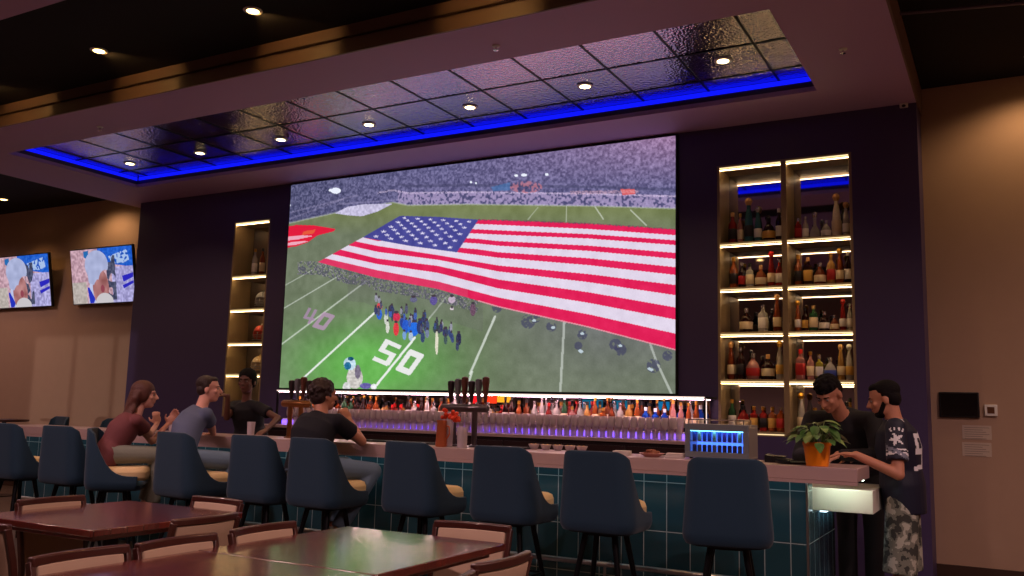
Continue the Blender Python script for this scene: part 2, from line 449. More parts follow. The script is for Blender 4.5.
colsR = niche(NR, [-2.08], [3.36, 2.85, 2.35, 1.83, 1.27], 'right')
colsL = niche(NL, [], [3.36, 2.85, 2.34, 1.87], 'left')
# ------------------------------------------------------------------ screens: pictures computed point by point
def seg_mask(X, Y, a, b, w):
    a = np.array(a, float); b = np.array(b, float); d = b - a; L2 = (d * d).sum()
    t = np.clip(((X - a[0]) * d[0] + (Y - a[1]) * d[1]) / L2, 0, 1)
    return np.hypot(X - a[0] - t * d[0], Y - a[1] - t * d[1]) < w
def poly_mask(X, Y, poly):
    m = np.zeros(X.shape, bool); n = len(poly)
    for i in range(n):
        x1, y1 = poly[i]; x2, y2 = poly[(i + 1) % n]
        if y1 == y2: continue
        c = ((Y >= min(y1, y2)) & (Y < max(y1, y2)))
        m ^= c & (X < (x2 - x1) * (Y - y1) / (y2 - y1) + x1)
    return m
def ellm(X, Y, cx, cy, rx, ry): return ((X - cx) / rx) ** 2 + ((Y - cy) / ry) ** 2 < 1
rng = np.random.default_rng(3)
def smooth_noise(shape, cell):
    h, w = shape; gh, gw = h // cell + 2, w // cell + 2
    g = rng.random((gh, gw)); yy = np.arange(h) / cell; xx = np.arange(w) / cell
    y0 = yy.astype(int); x0 = xx.astype(int); fy = (yy - y0)[:, None]; fx = (xx - x0)[None, :]
    return (g[y0][:, x0] * (1 - fy) * (1 - fx) + g[y0 + 1][:, x0] * fy * (1 - fx) + g[y0][:, x0 + 1] * (1 - fy) * fx + g[y0 + 1][:, x0 + 1] * fy * fx)
def picture_grid(name, corners, nx, ny, colfn, strength, parent):
    """corners: TL, TR, BR, BL as world vectors relative to the parent; colfn(U,V) -> rgb 0..255"""
    TL, TR, BR, BL = [np.array(c) for c in corners]
    U, V = np.meshgrid(np.linspace(0, 1, nx), np.linspace(0, 1, ny))
    Pn = ((1 - U) * (1 - V))[..., None] * TL + (U * (1 - V))[..., None] * TR + (U * V)[..., None] * BR + ((1 - U) * V)[..., None] * BL
    col = np.clip(colfn(U, V), 0, 255) / 255.0
    linc = np.where(col <= 0.04045, col / 12.92, ((col + 0.055) / 1.055) ** 2.4)
    me = bpy.data.meshes.new(name)
    idx = np.arange(nx * ny).reshape(ny, nx)
    q = np.stack([idx[:-1, :-1], idx[1:, :-1], idx[1:, 1:], idx[:-1, 1:]], -1).reshape(-1, 4)
    me.vertices.add(nx * ny); me.vertices.foreach_set('co', Pn.reshape(-1).astype('f'))
    me.loops.add(q.size); me.loops.foreach_set('vertex_index', q.reshape(-1).astype('i'))
    me.polygons.add(len(q)); me.polygons.foreach_set('loop_start', np.arange(0, q.size, 4, dtype='i'))
    me.update(calc_edges=True)
    at = me.color_attributes.new('picture', 'FLOAT_COLOR', 'POINT')
    rgba = np.ones((nx * ny, 4), 'f'); rgba[:, :3] = linc.reshape(-1, 3)
    at.data.foreach_set('color', rgba.reshape(-1))
    m = bpy.data.materials.new(name); m.use_nodes = True; nt = m.node_tree; nt.nodes.clear()
    o = nt.nodes.new('ShaderNodeOutputMaterial'); e = nt.nodes.new('ShaderNodeEmission'); a = nt.nodes.new('ShaderNodeAttribute')
    a.attribute_name = 'picture'; e.inputs['Strength'].default_value = strength
    nt.links.new(a.outputs['Color'], e.inputs['Color']); nt.links.new(e.outputs[0], o.inputs[0])
    me.materials.append(m)
    ob = bpy.data.objects.new(name, me); C.objects.link(ob)
    if parent: ob.parent = parent
    return ob

SX0, SX1, SZ0, SZ1 = -9.23, -3.295, 1.66, 4.66
SY = WY - 0.05
Rm = np.array([list(_ax), list(_ay), list(_az)])      # world = Rm @ cam
def stadium(U, V):
    # the broadcast picture, laid out in the coordinates the photograph shows it in
    Xw = SX0 + (SX1 - SX0) * U; Zw = SZ1 - (SZ1 - SZ0) * V - CAMZ
    q = np.stack([Xw, np.full_like(Xw, WY), Zw], -1) @ Rm
    X = 512 + q[..., 0] / q[..., 2] * FPX; Y = 288 + q[..., 1] / q[..., 2] * FPX
    sh = X.shape
    n1 = smooth_noise(sh, 3); n2 = smooth_noise(sh, 9); n3 = smooth_noise(sh, 40); w = rng.random(sh)
    def c(r, g, b): return np.array([r, g, b], float)
    def mix(a, b, t): return a * (1 - t[..., None]) + b * t[..., None]
    # field
    g = np.exp(-(((X - 372) / 78) ** 2 + ((Y - 366) / 42) ** 2))
    I = mix(np.broadcast_to(c(112, 122, 100), sh + (3,)), c(104, 178, 84), np.clip(g * 1.1, 0, 1))
    I = mix(I, c(118, 128, 84), np.clip((236 - Y) / 25, 0, 1))
    gr = np.clip((X - 480) / 120, 0, 1) * np.clip((Y - 250) / 60, 0, 1) * np.clip((400 - Y) / 80, 0.25, 1)
    I = mix(I, c(112, 114, 116), gr * .95)
    I = I + (n2[..., None] - .5) * 14 + (n3[..., None] - .5) * 14
    # yard lines
    for a, b, wd, k in [((284, 310), (340, 277), .5, .55), ((282, 346), (368, 282), .7, .6), ((306, 378), (377, 313), .9, .95), ((287, 286), (314, 271), .4, .5),
                     ((379, 385), (417, 338), 1.1, 1), ((428, 323), (448, 298), .7, .5), ((472, 374), (497, 317), 1.1, .7), ((468, 392), (474, 372), 1.1, .7), ((562, 394), (566, 323), 1.2, .5),
                     ((652, 345), (658, 362), 1.1, .45), ((659, 364), (673, 394), 1.1, .5), ((568, 206), (568, 224), .6, .4), ((597, 208), (605, 220), .7, .5), ((632, 211), (648, 226), .7, .5), ((540, 208), (530, 220), .5, .4)]:
        m = seg_mask(X, Y, a, b, wd); I[m] = I[m] * (1 - k) + c(235, 240, 235) * k
    # yard numbers
    def glyph(ch, TL, TR, BL, col, k):
        TL = np.array(TL, float); ex = np.array(TR) - TL; ey = np.array(BL) - TL
        det = ex[0] * ey[1] - ex[1] * ey[0]
        u = ((X - TL[0]) * ey[1] - (Y - TL[1]) * ey[0]) / det; v = (ex[0] * (Y - TL[1]) - ex[1] * (X - TL[0])) / det
        ins = (u > 0) & (u < 1) & (v > 0) & (v < 1); t = .3; tv = .17
        if ch == '0':
            m = ins & ~((u > t) & (u < 1 - t) & (v > .24) & (v < .76)) & (np.abs(u - .5) + np.abs(v - .5) < .93)
        elif ch == '5':
            m = ins & ((v < tv) | ((v < .55) & (u < t)) | ((v > .40) & (v < .57)) | ((v > .5) & (u > 1 - t)) | (v > 1 - tv)) & ~((u > .92) & (v > .94))
        else:
            m = ins & (((u > .55) & (u < .8)) | ((v > .58) & (v < .75)) | ((u < .25) & (v < .7)))
        I[m] = I[m] * (1 - k) + c(*col) * k
    glyph('5', (388, 339), (404, 346), (374.5, 360), (240, 238, 240), .95)
    glyph('0', (412, 349), (427, 355), (397, 370), (240, 238, 240), .95)
    glyph('0', (326, 312), (338, 316), (314, 327), (190, 150, 190), .75)
    glyph('4', (311, 308), (322, 311), (303.5, 322), (180, 140, 185), .7)
    # crowd
    fx = [280, 290, 340, 395, 410, 470, 600, 680]; fy = [229, 224, 213, 203, 206, 205, 207, 209.5]
    top = np.interp(X, fx, fy); cm = Y < top
    base = mix(np.broadcast_to(c(102, 98, 140), sh + (3,)), c(160, 122, 160), np.clip((X - 440) / 260, 0, 1) * np.clip((190 - Y) / 50, 0, 1))
    base = mix(base, c(78, 80, 112), np.clip((430 - X) / 130, 0, 1) * .7)
    sp = (n1 - .5) * 62 + (w - .5) * 26
    cr = base + sp[..., None] * np.array([1.0, .95, 1.05])
    I[cm] = cr[cm]
    m = cm & (Y > top - 13) & (X > 400) & (n1 > .42); I[m] = I[m] * .5 + c(200, 175, 215) * .5
    m = cm & (np.abs(Y - (top - 19)) < 1.3) & (X > 400); I[m] = I[m] * .6 + c(60, 60, 90) * .4
    m = cm & (np.abs(Y - (top - 12)) < .8) & (X > 380) & (w > .4); I[m] = I[m] * .35 + c(225, 205, 235) * .65
    m = (np.abs(Y - top) < .9); I[m] = I[m] * .6 + c(200, 205, 200) * .4
    for a, b in [((286, 222), (345, 200)), ((290, 214), (360, 196)), ((340, 205), (420, 199))]:
        m = cm & seg_mask(X, Y, a, b, .8); I[m] = I[m] * .7 + c(170, 160, 195) * .3
    for cx, cy, rx, ry in [(338, 191.5, 5, 3), (333, 191, 2, 1.5), (518, 176.5, 1.8, 1.3), (526, 176, 3, 1.5), (548.5, 175.5, 1.8, 1.3), (473, 183, 1.2, 1), (478, 184, 1, 1), (292, 206, 1, 1)]:
        m = ellm(X, Y, cx, cy, rx, ry); I[m] = c(235, 240, 255)
    m = poly_mask(X, Y, [(493, 188), (512, 183), (512, 191), (495, 192)]); I[m] = I[m] * .4 + c(70, 120, 180) * .6
    m = ellm(X, Y, 528, 188, 16, 6) & (n1 > .5); I[m] = I[m] * .4 + c(210, 120, 130) * .6
    m = poly_mask(X, Y, [(622, 190), (636, 190), (637, 195), (624, 196)]); I[m] = c(215, 95, 100)
    m = poly_mask(X, Y, [(572, 192), (640, 191), (640, 194), (572, 195)]) & (w > .35); I[m] = I[m] * .5 + c(235, 180, 190) * .5
    # white ground cloth and red flag at the left
    m = poly_mask(X, Y, [(337, 214), (350, 207.5), (366, 205), (395, 204.5), (379, 212.5), (364, 217), (350, 216)]); I[m] = c(198, 192, 222) + (n1[m][:, None] - .5) * 45
    m = poly_mask(X, Y, [(286, 228), (299, 225.5), (316, 226), (338, 229.5), (336, 232), (320, 236), (310, 243), (298, 247), (284, 249)]); I[m] = c(225, 30, 62)
    m = poly_mask(X, Y, [(284, 238), (306, 236), (316, 236.5), (300, 240), (284, 242)]) | poly_mask(X, Y, [(284, 244), (302, 242), (312, 241.5), (300, 245), (284, 247)]); I[m] = c(238, 170, 190)
    m = poly_mask(X, Y, [(306, 232), (318, 230), (316, 234), (304, 236)]); I[m] = c(230, 90, 60)
    # people in a dark fringe below the flag
    bx = [320, 351, 367, 380, 420, 449, 500, 560, 620, 680]; by = [262, 271.6, 273, 278.6, 284.7, 291, 307, 321, 335, 351]
    bot = np.interp(X, bx, by)
    m = (Y > bot) & (Y < bot + 13) & (n1 > .45) & (X < 480) & (X > 300); I[m] = I[m] * .45 + c(70, 66, 98) * .55
    m = (Y > bot) & (Y < bot + 13) & (w > .9) & (X < 480) & (X > 300); I[m] = c(170, 160, 175)
    m = (Y > bot) & (Y < bot + 30) & (X < 485) & (X > 350); I[m] = I[m] * .8 + c(96, 92, 98) * .2
    for cx, cy, r in [(530, 322, 7), (538, 319, 4), (553, 327, 5), (584, 335, 5), (580, 346, 4), (617, 345, 6), (622, 350, 6), (655, 366, 7), (669, 356, 5), (499, 308, 5)]:
        m = ellm(X, Y, cx, cy, r, r) & (n1 > .35); I[m] = I[m] * .4 + c(62, 62, 96) * .6
    for cx, cy in [(536, 321), (555, 328), (584, 334), (582, 351), (583, 352), (651, 369), (653, 370), (622, 346)]:
        m = ellm(X, Y, cx, cy, 2, 1.3); I[m] = c(190, 205, 215)
    # the great flag
    mh = np.array([(402, 217), (397, 220), (392, 223), (387, 226), (382, 229), (377, 232), (371, 235), (365, 238), (358, 242), (351, 246), (344, 250.5), (336, 255), (328.5, 259), (320, 262.5)])
    s500 = [220.8, 225.6, 231, 235.3, 241.7, 246.4, 252.8, 258.3, 266, 272, 280, 288.9, 297.8, 307]
    s676 = [230, 236, 241, 245.8, 253.6, 259.7, 268, 275.6, 285.6, 295.8, 307.8, 320, 333.9, 350]
    s480 = [220.4, 224.7, 230, 234.3, 239.5, 244.2, 249.9, 254.9]
    s440 = [250.4, 255.7, 260.4, 266.4, 273.4, 282, 289.5]; s380 = [241.8, 246.5, 252.5, 259.1, 264.7, 270.8, 278.6]
    B = []
    for k in range(14):
        if k < 7: xs = [440, 480, 500, 590, 685]; ys = [s480[k] - (s500[k] - s480[k]) * 1.2, s480[k], s500[k], (s500[k] + s676[k]) / 2 - 1.0 - k * .1, s676[k] + .6]
        else: xs = [mh[k][0], 380, 440, 500, 590, 685]; ys = [mh[k][1], s380[k - 7], s440[k - 7], s500[k], (s500[k] + s676[k]) / 2 - 1.2, s676[k] + (s676[k] - s500[k]) / 176 * 9]
        B.append(np.interp(X, xs, ys))
    hoist = np.interp(Y, [217, 238, 262.5], [402, 365, 320.5])
    flagm = (Y >= B[0]) & (Y < B[13]) & (X > hoist) & ((Y >= B[7]) | (X > 402 - (Y - 217) * 1.76))
    for k in range(13):
        m = flagm & (Y >= B[k]) & (Y < B[k + 1])
        I[m] = (c(226, 34, 88) if k % 2 == 0 else c(226, 214, 234)) + (n2[m][:, None] - .5) * 12
    m = flagm & (Y >= B[12]) & (X < 470); I[m] = I[m] * .7 + c(214, 110, 130) * .3
    can = [(402, 216.6), (480.5, 220.4), (459, 253), (365, 238)]
    m = poly_mask(X, Y, [can[0], (440, 217.6), can[1], can[2], (412, 246.5), can[3]]); I[m] = c(74, 74, 150) + (n2[m][:, None] - .5) * 16
    A = [np.array(p, float) for p in can]
    yn, xn = [], []
    st = np.zeros(sh, bool)
    for r in range(9):
        cnt = 6 if r % 2 == 0 else 5
        for k in range(cnt):
            v = (r + .9) / 9.9; u = ((k + .62) if cnt == 6 else (k + 1.12)) / 6.25
            vv = v ** 1.08
            p = (A[0] * (1 - u) + A[1] * u) * (1 - vv) + (A[3] * (1 - u) + A[2] * u) * vv
            sx, sy = 2.5 + v * .5, 1.15 + v * .35
            dx, dy = (X - p[0]) / sx, (Y - p[1]) / sy; an = np.arctan2(dy, dx); rr = np.hypot(dx, dy)
            st |= rr < (.62 + .38 * np.cos(5 * (an + PI / 2)))
    st |= False
    I[st] = c(226, 220, 246)
    m = (np.abs(Y - B[13]) < .6) & (X > 480); I[m] = c(225, 150, 165)
    m = (np.abs(Y - B[0]) < .8) & (X > 480) & (w > .55); I[m] = c(110, 60, 90)
    # people on the field near the middle
    def fig(cx, cy, wd, ht, col, head=(70, 60, 70)):
        m = ellm(X, Y, cx, cy, wd / 2, ht / 2); I[m] = c(*col) + (w[m][:, None] - .5) * 30
        m = ellm(X, Y, cx, cy - ht * .52, wd * .3, 1.4); I[m] = c(*head)
    def q7(x, y): return 360 + x / 5.48, 290 + y / 5.48
    for x, y, wd, ht, col in [(120, 90, 30, 40, (215, 70, 80)), (118, 135, 30, 60, (50, 100, 205)), (185, 120, 34, 60, (66, 72, 98)), (155, 160, 22, 60, (205, 210, 200)), (163, 205, 20, 70, (215, 215, 205)),
                              (212, 150, 40, 50, (205, 50, 80)), (210, 215, 30, 75, (220, 60, 70)), (245, 180, 30, 60, (50, 70, 150)), (262, 200, 36, 80, (44, 92, 200)), (300, 170, 50, 50, (60, 66, 110)), (305, 215, 60, 80, (40, 110, 225)),
                              (255, 250, 20, 50, (120, 160, 210)), (290, 255, 24, 50, (170, 190, 215)), (340, 205, 36, 80, (48, 60, 110)), (375, 200, 34, 70, (70, 80, 120)), (355, 260, 24, 60, (60, 74, 110)), (380, 240, 20, 50, (120, 130, 160)), (430, 215, 40, 50, (60, 76, 76)), (432, 290, 18, 130, (225, 220, 200)),
                              (480, 235, 34, 50, (60, 70, 96)), (480, 275, 20, 50, (70, 90, 90)), (552, 270, 30, 70, (50, 50, 80)), (545, 310, 18, 50, (60, 66, 96)), (415, 60, 40, 50, (96, 84, 150)), (515, 55, 40, 40, (190, 170, 190)), (515, 105, 20, 16, (220, 205, 215)), (305, 55, 40, 30, (100, 100, 130)), (630, 110, 30, 70, (110, 80, 100))]:
        a, b2 = q7(x, y); fig(a, b2, wd / 5.48, ht / 5.48, col)
    rr_ = random.Random(11)
    for k in range(34):
        px_ = rr_.uniform(378, 455); py_ = 304 + (px_ - 378) * .38 + rr_.uniform(-7, 9)
        fig(px_, py_, rr_.uniform(2.2, 3.6), rr_.uniform(6, 10), rr_.choice([(58, 62, 100), (60, 74, 120), (84, 84, 110), (70, 96, 170), (150, 150, 165), (66, 70, 84)]))
    # near player at the lower left
    for cx, cy, rx, ry, col in [(357, 378, 8, 11, (205, 200, 195)), (349, 388, 4, 6, (215, 215, 215)), (352, 364, 6, 6.5, (200, 225, 240)), (350, 366, 3.5, 4, (40, 110, 150)), (353, 359, 3, 2, (30, 90, 120)), (360, 372, 3, 7, (120, 110, 130)), (368, 386, 6, 3, (110, 100, 170)), (376, 387, 3, 3, (235, 235, 240))]:
        m = ellm(X, Y, cx, cy, rx, ry); I[m] = c(*col) + (n1[m][:, None] - .5) * 50
    return I + (w[..., None] - .5) * 8
t = thing('video_wall', 'huge wall screen showing a football field under a giant striped flag', 'screen', ((SX0 + SX1) / 2, WY, SZ0))
ox = (SX0 + SX1) / 2
HWS = (SX1 - SX0) / 2
MB().box(-HWS - .02, HWS + .02, -0.045, -0.001, -0.02, 3.02).build('screen_housing', m_black_pl, t, bevel=0.004)
picture_grid('screen_picture', [Vector((-HWS, -0.05, 3.0)), Vector((HWS, -0.05, 3.0)), Vector((HWS, -0.05, 0)), Vector((-HWS, -0.05, 0))], 760, 380, stadium, 1.0, t)

def tvpic(U, V):
    sh = U.shape; n1 = smooth_noise(sh, 4); n2 = smooth_noise(sh, 10)
    c = lambda *a: np.array(a, float)
    I = np.broadcast_to(c(196, 158, 172), sh + (3,)).copy() + (n1[..., None] - .5) * 70
    m = (U > .45) & (V < .36 - (.9 - U) * .25); I[m] = c(36, 96, 205) + (n1[m][:, None] - .5) * 40
    m = poly_mask(U, V, [(.62, .16), (.92, .06), (.95, .25), (.85, .3), (.68, .3)]) & (n1 > .4); I[m] = c(170, 195, 235)
    m = (U > .66) & (V > .36); I[m] = c(170, 165, 215) + (n1[m][:, None] - .5) * 70
    m = poly_mask(U, V, [(.82, .53), (1, .48), (1, .56), (.84, .64)]) | poly_mask(U, V, [(.82, .7), (1, .62), (1, .67), (.84, .76)]); I[m] = c(44, 40, 190)
    m = (U > .58) & (U < .72) & (V > .15) & (V < .95) & (n2 > .35); I[m] = c(74, 78, 104) + (n1[m][:, None] - .5) * 50
    m = (U < .24) & (V > .6); I[m] = c(186, 176, 170) + (n1[m][:, None] - .5) * 40
    m = poly_mask(U, V, [(.22, .04), (.3, .02), (.3, .2), (.22, .14)]); I[m] = c(40, 110, 180)
    m = poly_mask(U, V, [(.3, .55), (.36, .5), (.4, 1), (.26, 1), (.28, .8)]); I[m] = c(192, 200, 235)
    m = poly_mask(U, V, [(.25, .7), (.28, .7), (.37, .92), (.34, 1), (.28, 1)]); I[m] = c(38, 52, 190)
    m = ellm(U, V, .47, .72, .13, .34); I[m] = c(168, 112, 112) + (n2[m][:, None] - .5) * 60
    m = ellm(U, V, .50, .74, .03, .07); I[m] = c(146, 70, 84)
    m = ellm(U, V, .52, .98, .14, .16); I[m] = c(205, 200, 205)
    m = (ellm(U, V, .42, .30, .19, .27) | poly_mask(U, V, [(.25, .3), (.6, .3), (.52, .36), (.47, .46), (.36, .66), (.28, .62)])) & ~ellm(U, V, .56, .62, .12, .22); I[m] = c(172, 180, 218) + (n2[m][:, None] - .5) * 24
    return I
def tv(x0, x1, label):
    t = thing('television', label, 'television', ((x0 + x1) / 2, BY, 3.09))
    hw = (x1 - x0) / 2; yb, yt = -0.08, -0.26; H = 1.0
    a = math.atan2(yb - yt, H); R = Matrix.Rotation(a, 4, 'X')
    Rm4 = Matrix.Translation((0, yb, 0)) @ R
    MB().box(-hw, hw, 0, 0.05, 0, H, Rm4).build('screen_housing', m_black_pl, t, bevel=0.005)
    cs = [Rm4 @ Vector(v) for v in ((-hw + .02, -.003, H - .02), (hw - .02, -.003, H - .02), (hw - .02, -.003, .02), (-hw + .02, -.003, .02))]
    picture_grid('screen_picture', cs, 200, 120, tvpic, 0.95, t)
    b = MB(); b.box(-0.2, 0.2, -0.02, 0, 0.3, 0.7); b.box(-0.03, 0.03, -0.14, -0.01, 0.45, 0.55); b.build('wall_bracket', m_blackmetal, t)
tv(-14.72, -13.04, 'wall television nearer the dark wall showing a person in a white cap')
tv(-17.05, -15.33, 'wall television cut by the left edge of the picture')
# ------------------------------------------------------------------ bar
m_slab = mat('pale_stone_counter', (178, 150, 148), 0.28, var=0.06, vscale=5)
tm = bpy.data.materials.new('teal_glazed_tile'); tm.use_nodes = True
nt = tm.node_tree; b = nt.nodes['Principled BSDF']; L = nt.links.new
tc = nt.nodes.new('ShaderNodeTexCoord'); sp = nt.nodes.new('ShaderNodeSeparateXYZ'); L(tc.outputs['Object'], sp.inputs[0])
ad = nt.nodes.new('ShaderNodeMath'); ad.operation = 'ADD'; L(sp.outputs[0], ad.inputs[0]); L(sp.outputs[1], ad.inputs[1])
cb = nt.nodes.new('ShaderNodeCombineXYZ'); L(ad.outputs[0], cb.inputs[0]); L(sp.outputs[2], cb.inputs[1])
br = nt.nodes.new('ShaderNodeTexBrick'); br.offset = 0.0; br.inputs['Scale'].default_value = 1.0
br.inputs['Brick Width'].default_value = 0.2; br.inputs['Row Height'].default_value = 0.4; br.inputs['Mortar Size'].default_value = 0.0035
br.inputs['Color1'].default_value = lin((34, 68, 80)); br.inputs['Color2'].default_value = lin((40, 80, 90)); br.inputs['Mortar'].default_value = lin((158, 178, 178))
L(cb.outputs[0], br.inputs['Vector']); L(br.outputs['Color'], b.inputs['Base Color'])
b.inputs['Roughness'].default_value = 0.22
bp = nt.nodes.new('ShaderNodeBump'); bp.inputs['Strength'].default_value = 0.3; bp.inputs['Distance'].default_value = 0.004; bp.invert = True
L(br.outputs['Fac'], bp.inputs['Height']); L(bp.outputs['Normal'], b.inputs['Normal'])
BX0, BX1 = -11.6, -1.01
# origin chosen so a grout line falls on the corner grid: x = -1.53 - 0.2k, z = 0.07 + 0.4k
t = thing('bar_counter', 'long bar counter with pale stone top over a teal tiled front', 'bar', (-1.53, 7.3, 0))
def rb(x0, x1, y0, y1, z0, z1): return (x0 + 1.53, x1 + 1.53, y0 - 7.3, y1 - 7.3, z0, z1)
MB().box(*rb(BX0, BX1, 7.15, 7.8, 0.97, 1.07)).build('countertop', m_slab, t, bevel=0.004)
MB().box(*rb(BX0 + .002, BX1 - .002, 7.152, 7.168, 0.945, 0.97)).build('counter_lip', m_slab, t)
tb = MB().box(BX0 + .4 + 1.53, -1.40 + 1.53, 0, 0.2, -0.07 + F, 0.90).build('tiled_front', tm, t, smooth=0); tb.location = (0, 0, 0.07)
tb = MB().box(-0.10 + .03, 0.13, 0.2, 1.2, -0.07 + F, 0.62).build('tiled_end_panel', tm, t, smooth=0); tb.location = (0, 0, 0.07)
MB().box(*rb(-1.41, -1.395, 7.295, 7.31, F, .97)).build('corner_trim', m_steel, t)
MB().box(*rb(BX0 + .1, -1.1, 7.175, 7.20, 0.960, 0.97)).build('light_strip', led_cyan, t, smooth=0)
MB().box(*rb(-1.36, -1.02, 7.5, 7.56, 0.962, 0.97)).build('light_strip', led_end, t, smooth=0)
MB().box(*rb(BX0 + .4, -1.45, 7.5, 8.1, F, 0.84)).build('work_cabinet', m_blackmetal, t, bevel=0.004)
MB().box(*rb(BX0 + .4, -1.75, 7.5, 8.12, 0.84, 0.88)).build('work_top', m_steel, t, bevel=0.004)
f = MB(); f.tube((BX0 + .6 + 1.53, -0.14, 0.18), (-1.5 + 1.53, -0.14, 0.18), 0.022)
f.build('foot_rail', m_steel, t)
for i in range(8):
    x = BX0 + 0.9 + i * 1.28 + 1.53
    MB().tube((x, -0.14, 0.18), (x, 0.0, 0.18), 0.012).tube((x, -0.14, 0.18), (x, -0.14, F), 0.012).build('rail_bracket', m_steel, t)
t = thing('service_counter', 'low white counter block behind the right end of the bar', 'counter', (-1.36, 8.05, 0))
MB().box(-0.40, 0.39, -0.40, 0.40, 0.70, 0.88).build('counter_block', mat('white_quartz', (226, 222, 210), 0.3), t, bevel=0.004)
MB().box(-0.02, 0.03, -0.35, 0.30, 0.686, 0.699).build('light_strip', led_cyan, t, smooth=0)
MB().box(-0.38, -0.33, -0.1, 0.35, F, 0.70).build('support', m_blackmetal, t)

# ------------------------------------------------------------------ back bar
t = thing('back_bar_counter', 'long dark back counter under the wall screen with purple lit edge', 'counter', (-5.9, 9.5, 0))
MB().box(-3.05, 3.03, -0.35, 0.33, F, 1.12).build('cabinet', mat('maroon_black_laminate', (34, 18, 22), 0.4), t, bevel=0.004)
MB().box(-3.07, 3.05, -0.38, 0.335, 1.12, 1.155).build('countertop', m_slab, t, bevel=0.003)
for i in range(8):
    d = MB().box(-3.0 + i * .755, -3.0 + i * .755 + .735, -0.37, -0.35, 0.12, 1.08).build('cabinet_door', mat('door_laminate', (44, 24, 26), 0.35), t, bevel=0.003)
    MB().capsule((-3.0 + i * .755 + .65, -0.39, .8), (-3.0 + i * .755 + .65, -0.39, .95), 0.008).build('handle', m_steel, d)
MB().box(-3.0, 3.0, 0.04, 0.30, 1.155, 1.235).build('bottle_step', mat('frosted_acrylic', (200, 190, 215), 0.35), t, bevel=0.003)
MB().box(-3.0, 3.0, 0.028, 0.038, 1.16, 1.215).build('light_strip', led_purple, t, smooth=0)
MB().box(-3.0, 3.0, 0.31, 0.322, 1.235, 1.60).build('mirror_back', m_mirror, t, smooth=0)
fr = MB(); fr.box(-3.07, 3.07, -0.03, 0.33, 1.605, 1.625); fr.box(-3.07, -3.05, -0.03, 0.0, 1.155, 1.605); fr.box(3.03, 3.05, -0.03, 0.0, 1.155, 1.605)
fr.build('display_frame', m_blackmetal, t)
MB().box(-3.06, 3.04, -0.045, -0.031, 1.612, 1.624).build('light_strip', led_warm2, t, smooth=0)
MB().box(-3.04, 3.02, -0.02, 0.01, 1.600, 1.604).build('added_wash_light', led_pink, t, smooth=0)  # hidden pink strip, added to brighten the bottles and glasses below
MB().box(3.052, 3.060, -0.03, -0.022, 1.22, 1.605).build('light_strip', led_warm2, t, smooth=0)
# small lit signs; the teal ones imitate room screens reflected in the mirror
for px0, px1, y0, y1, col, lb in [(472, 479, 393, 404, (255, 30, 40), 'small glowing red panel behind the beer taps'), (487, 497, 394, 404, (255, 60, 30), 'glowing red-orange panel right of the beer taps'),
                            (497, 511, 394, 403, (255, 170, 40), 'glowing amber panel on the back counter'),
                            (582, 603, 399, 409, (20, 120, 160), 'teal glow imitating a mirror reflection behind the middle of the bottle rows'), (612, 628, 400, 410, (20, 120, 160), 'teal glow imitating a mirror reflection behind the bottles, second from the right'), (658, 670, 401, 411, (20, 130, 190), 'teal blue glow imitating a mirror reflection behind the bottles, right end')]:
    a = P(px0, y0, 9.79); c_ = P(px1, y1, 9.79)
    s = thing('sign_or_reflection_panel', lb, 'lit panel', ((a.x + c_.x) / 2, 9.79, (a.z + c_.z) / 2))
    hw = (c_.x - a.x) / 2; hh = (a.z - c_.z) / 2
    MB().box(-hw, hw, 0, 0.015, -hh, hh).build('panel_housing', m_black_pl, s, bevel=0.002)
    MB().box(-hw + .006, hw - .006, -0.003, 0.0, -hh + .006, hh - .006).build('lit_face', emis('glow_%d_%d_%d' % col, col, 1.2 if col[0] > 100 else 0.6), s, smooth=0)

# ------------------------------------------------------------------ bottles
def glassmat(name, col, tr=0.45, rough=0.08): return mat(name, col, rough, trans=tr, ior=1.3)
GL = {'amber': glassmat('amber_whiskey_glass', (158, 78, 36), .35), 'clear': glassmat('clear_bottle_glass', (235, 228, 222), .6),
      'dark': glassmat('dark_bottle_glass', (40, 16, 14), .1), 'green': glassmat('green_bottle_glass', (44, 84, 54), .3),
      'gold': glassmat('golden_liquor_glass', (196, 146, 76), .4), 'red': glassmat('red_liquor_glass', (150, 36, 34), .3),
      'teal': glassmat('blue_green_glass', (60, 110, 120), .3), 'blue': glassmat('blue_bottle_glass', (40, 90, 220), .4), 'pink': glassmat('pink_liquor_glass', (200, 136, 130), .4),
      'white': mat('white_ceramic', (222, 206, 190), .3), 'yellow': glassmat('yellow_liquor_glass', (180, 168, 60), .4), 'brown': glassmat('brown_liquor_glass', (120, 52, 26), .25)}
LB = {'cream': mat('cream_paper_label', (226, 206, 172), .6), 'white': mat('white_paper_label', (230, 224, 220), .6), 'black': mat('black_paper_label', (24, 20, 24), .5), 'red': mat('red_paper_label', (180, 36, 36), .5), 'gold': mat('gold_paper_label', (206, 160, 76), .4), 'blue': mat('blue_paper_label', (50, 70, 160), .5)}
CP = {'gold': mat('gold_cap', (200, 150, 60), .3, metal=.8), 'black': mat('black_cap', (18, 16, 18), .4), 'red': mat('red_cap', (200, 30, 30), .35), 'silver': mat('silver_cap', (200, 200, 205), .25, metal=.9), 'cork': mat('cork_stopper', (196, 150, 104), .8), 'white': mat('white_cap', (225, 222, 220), .4)}
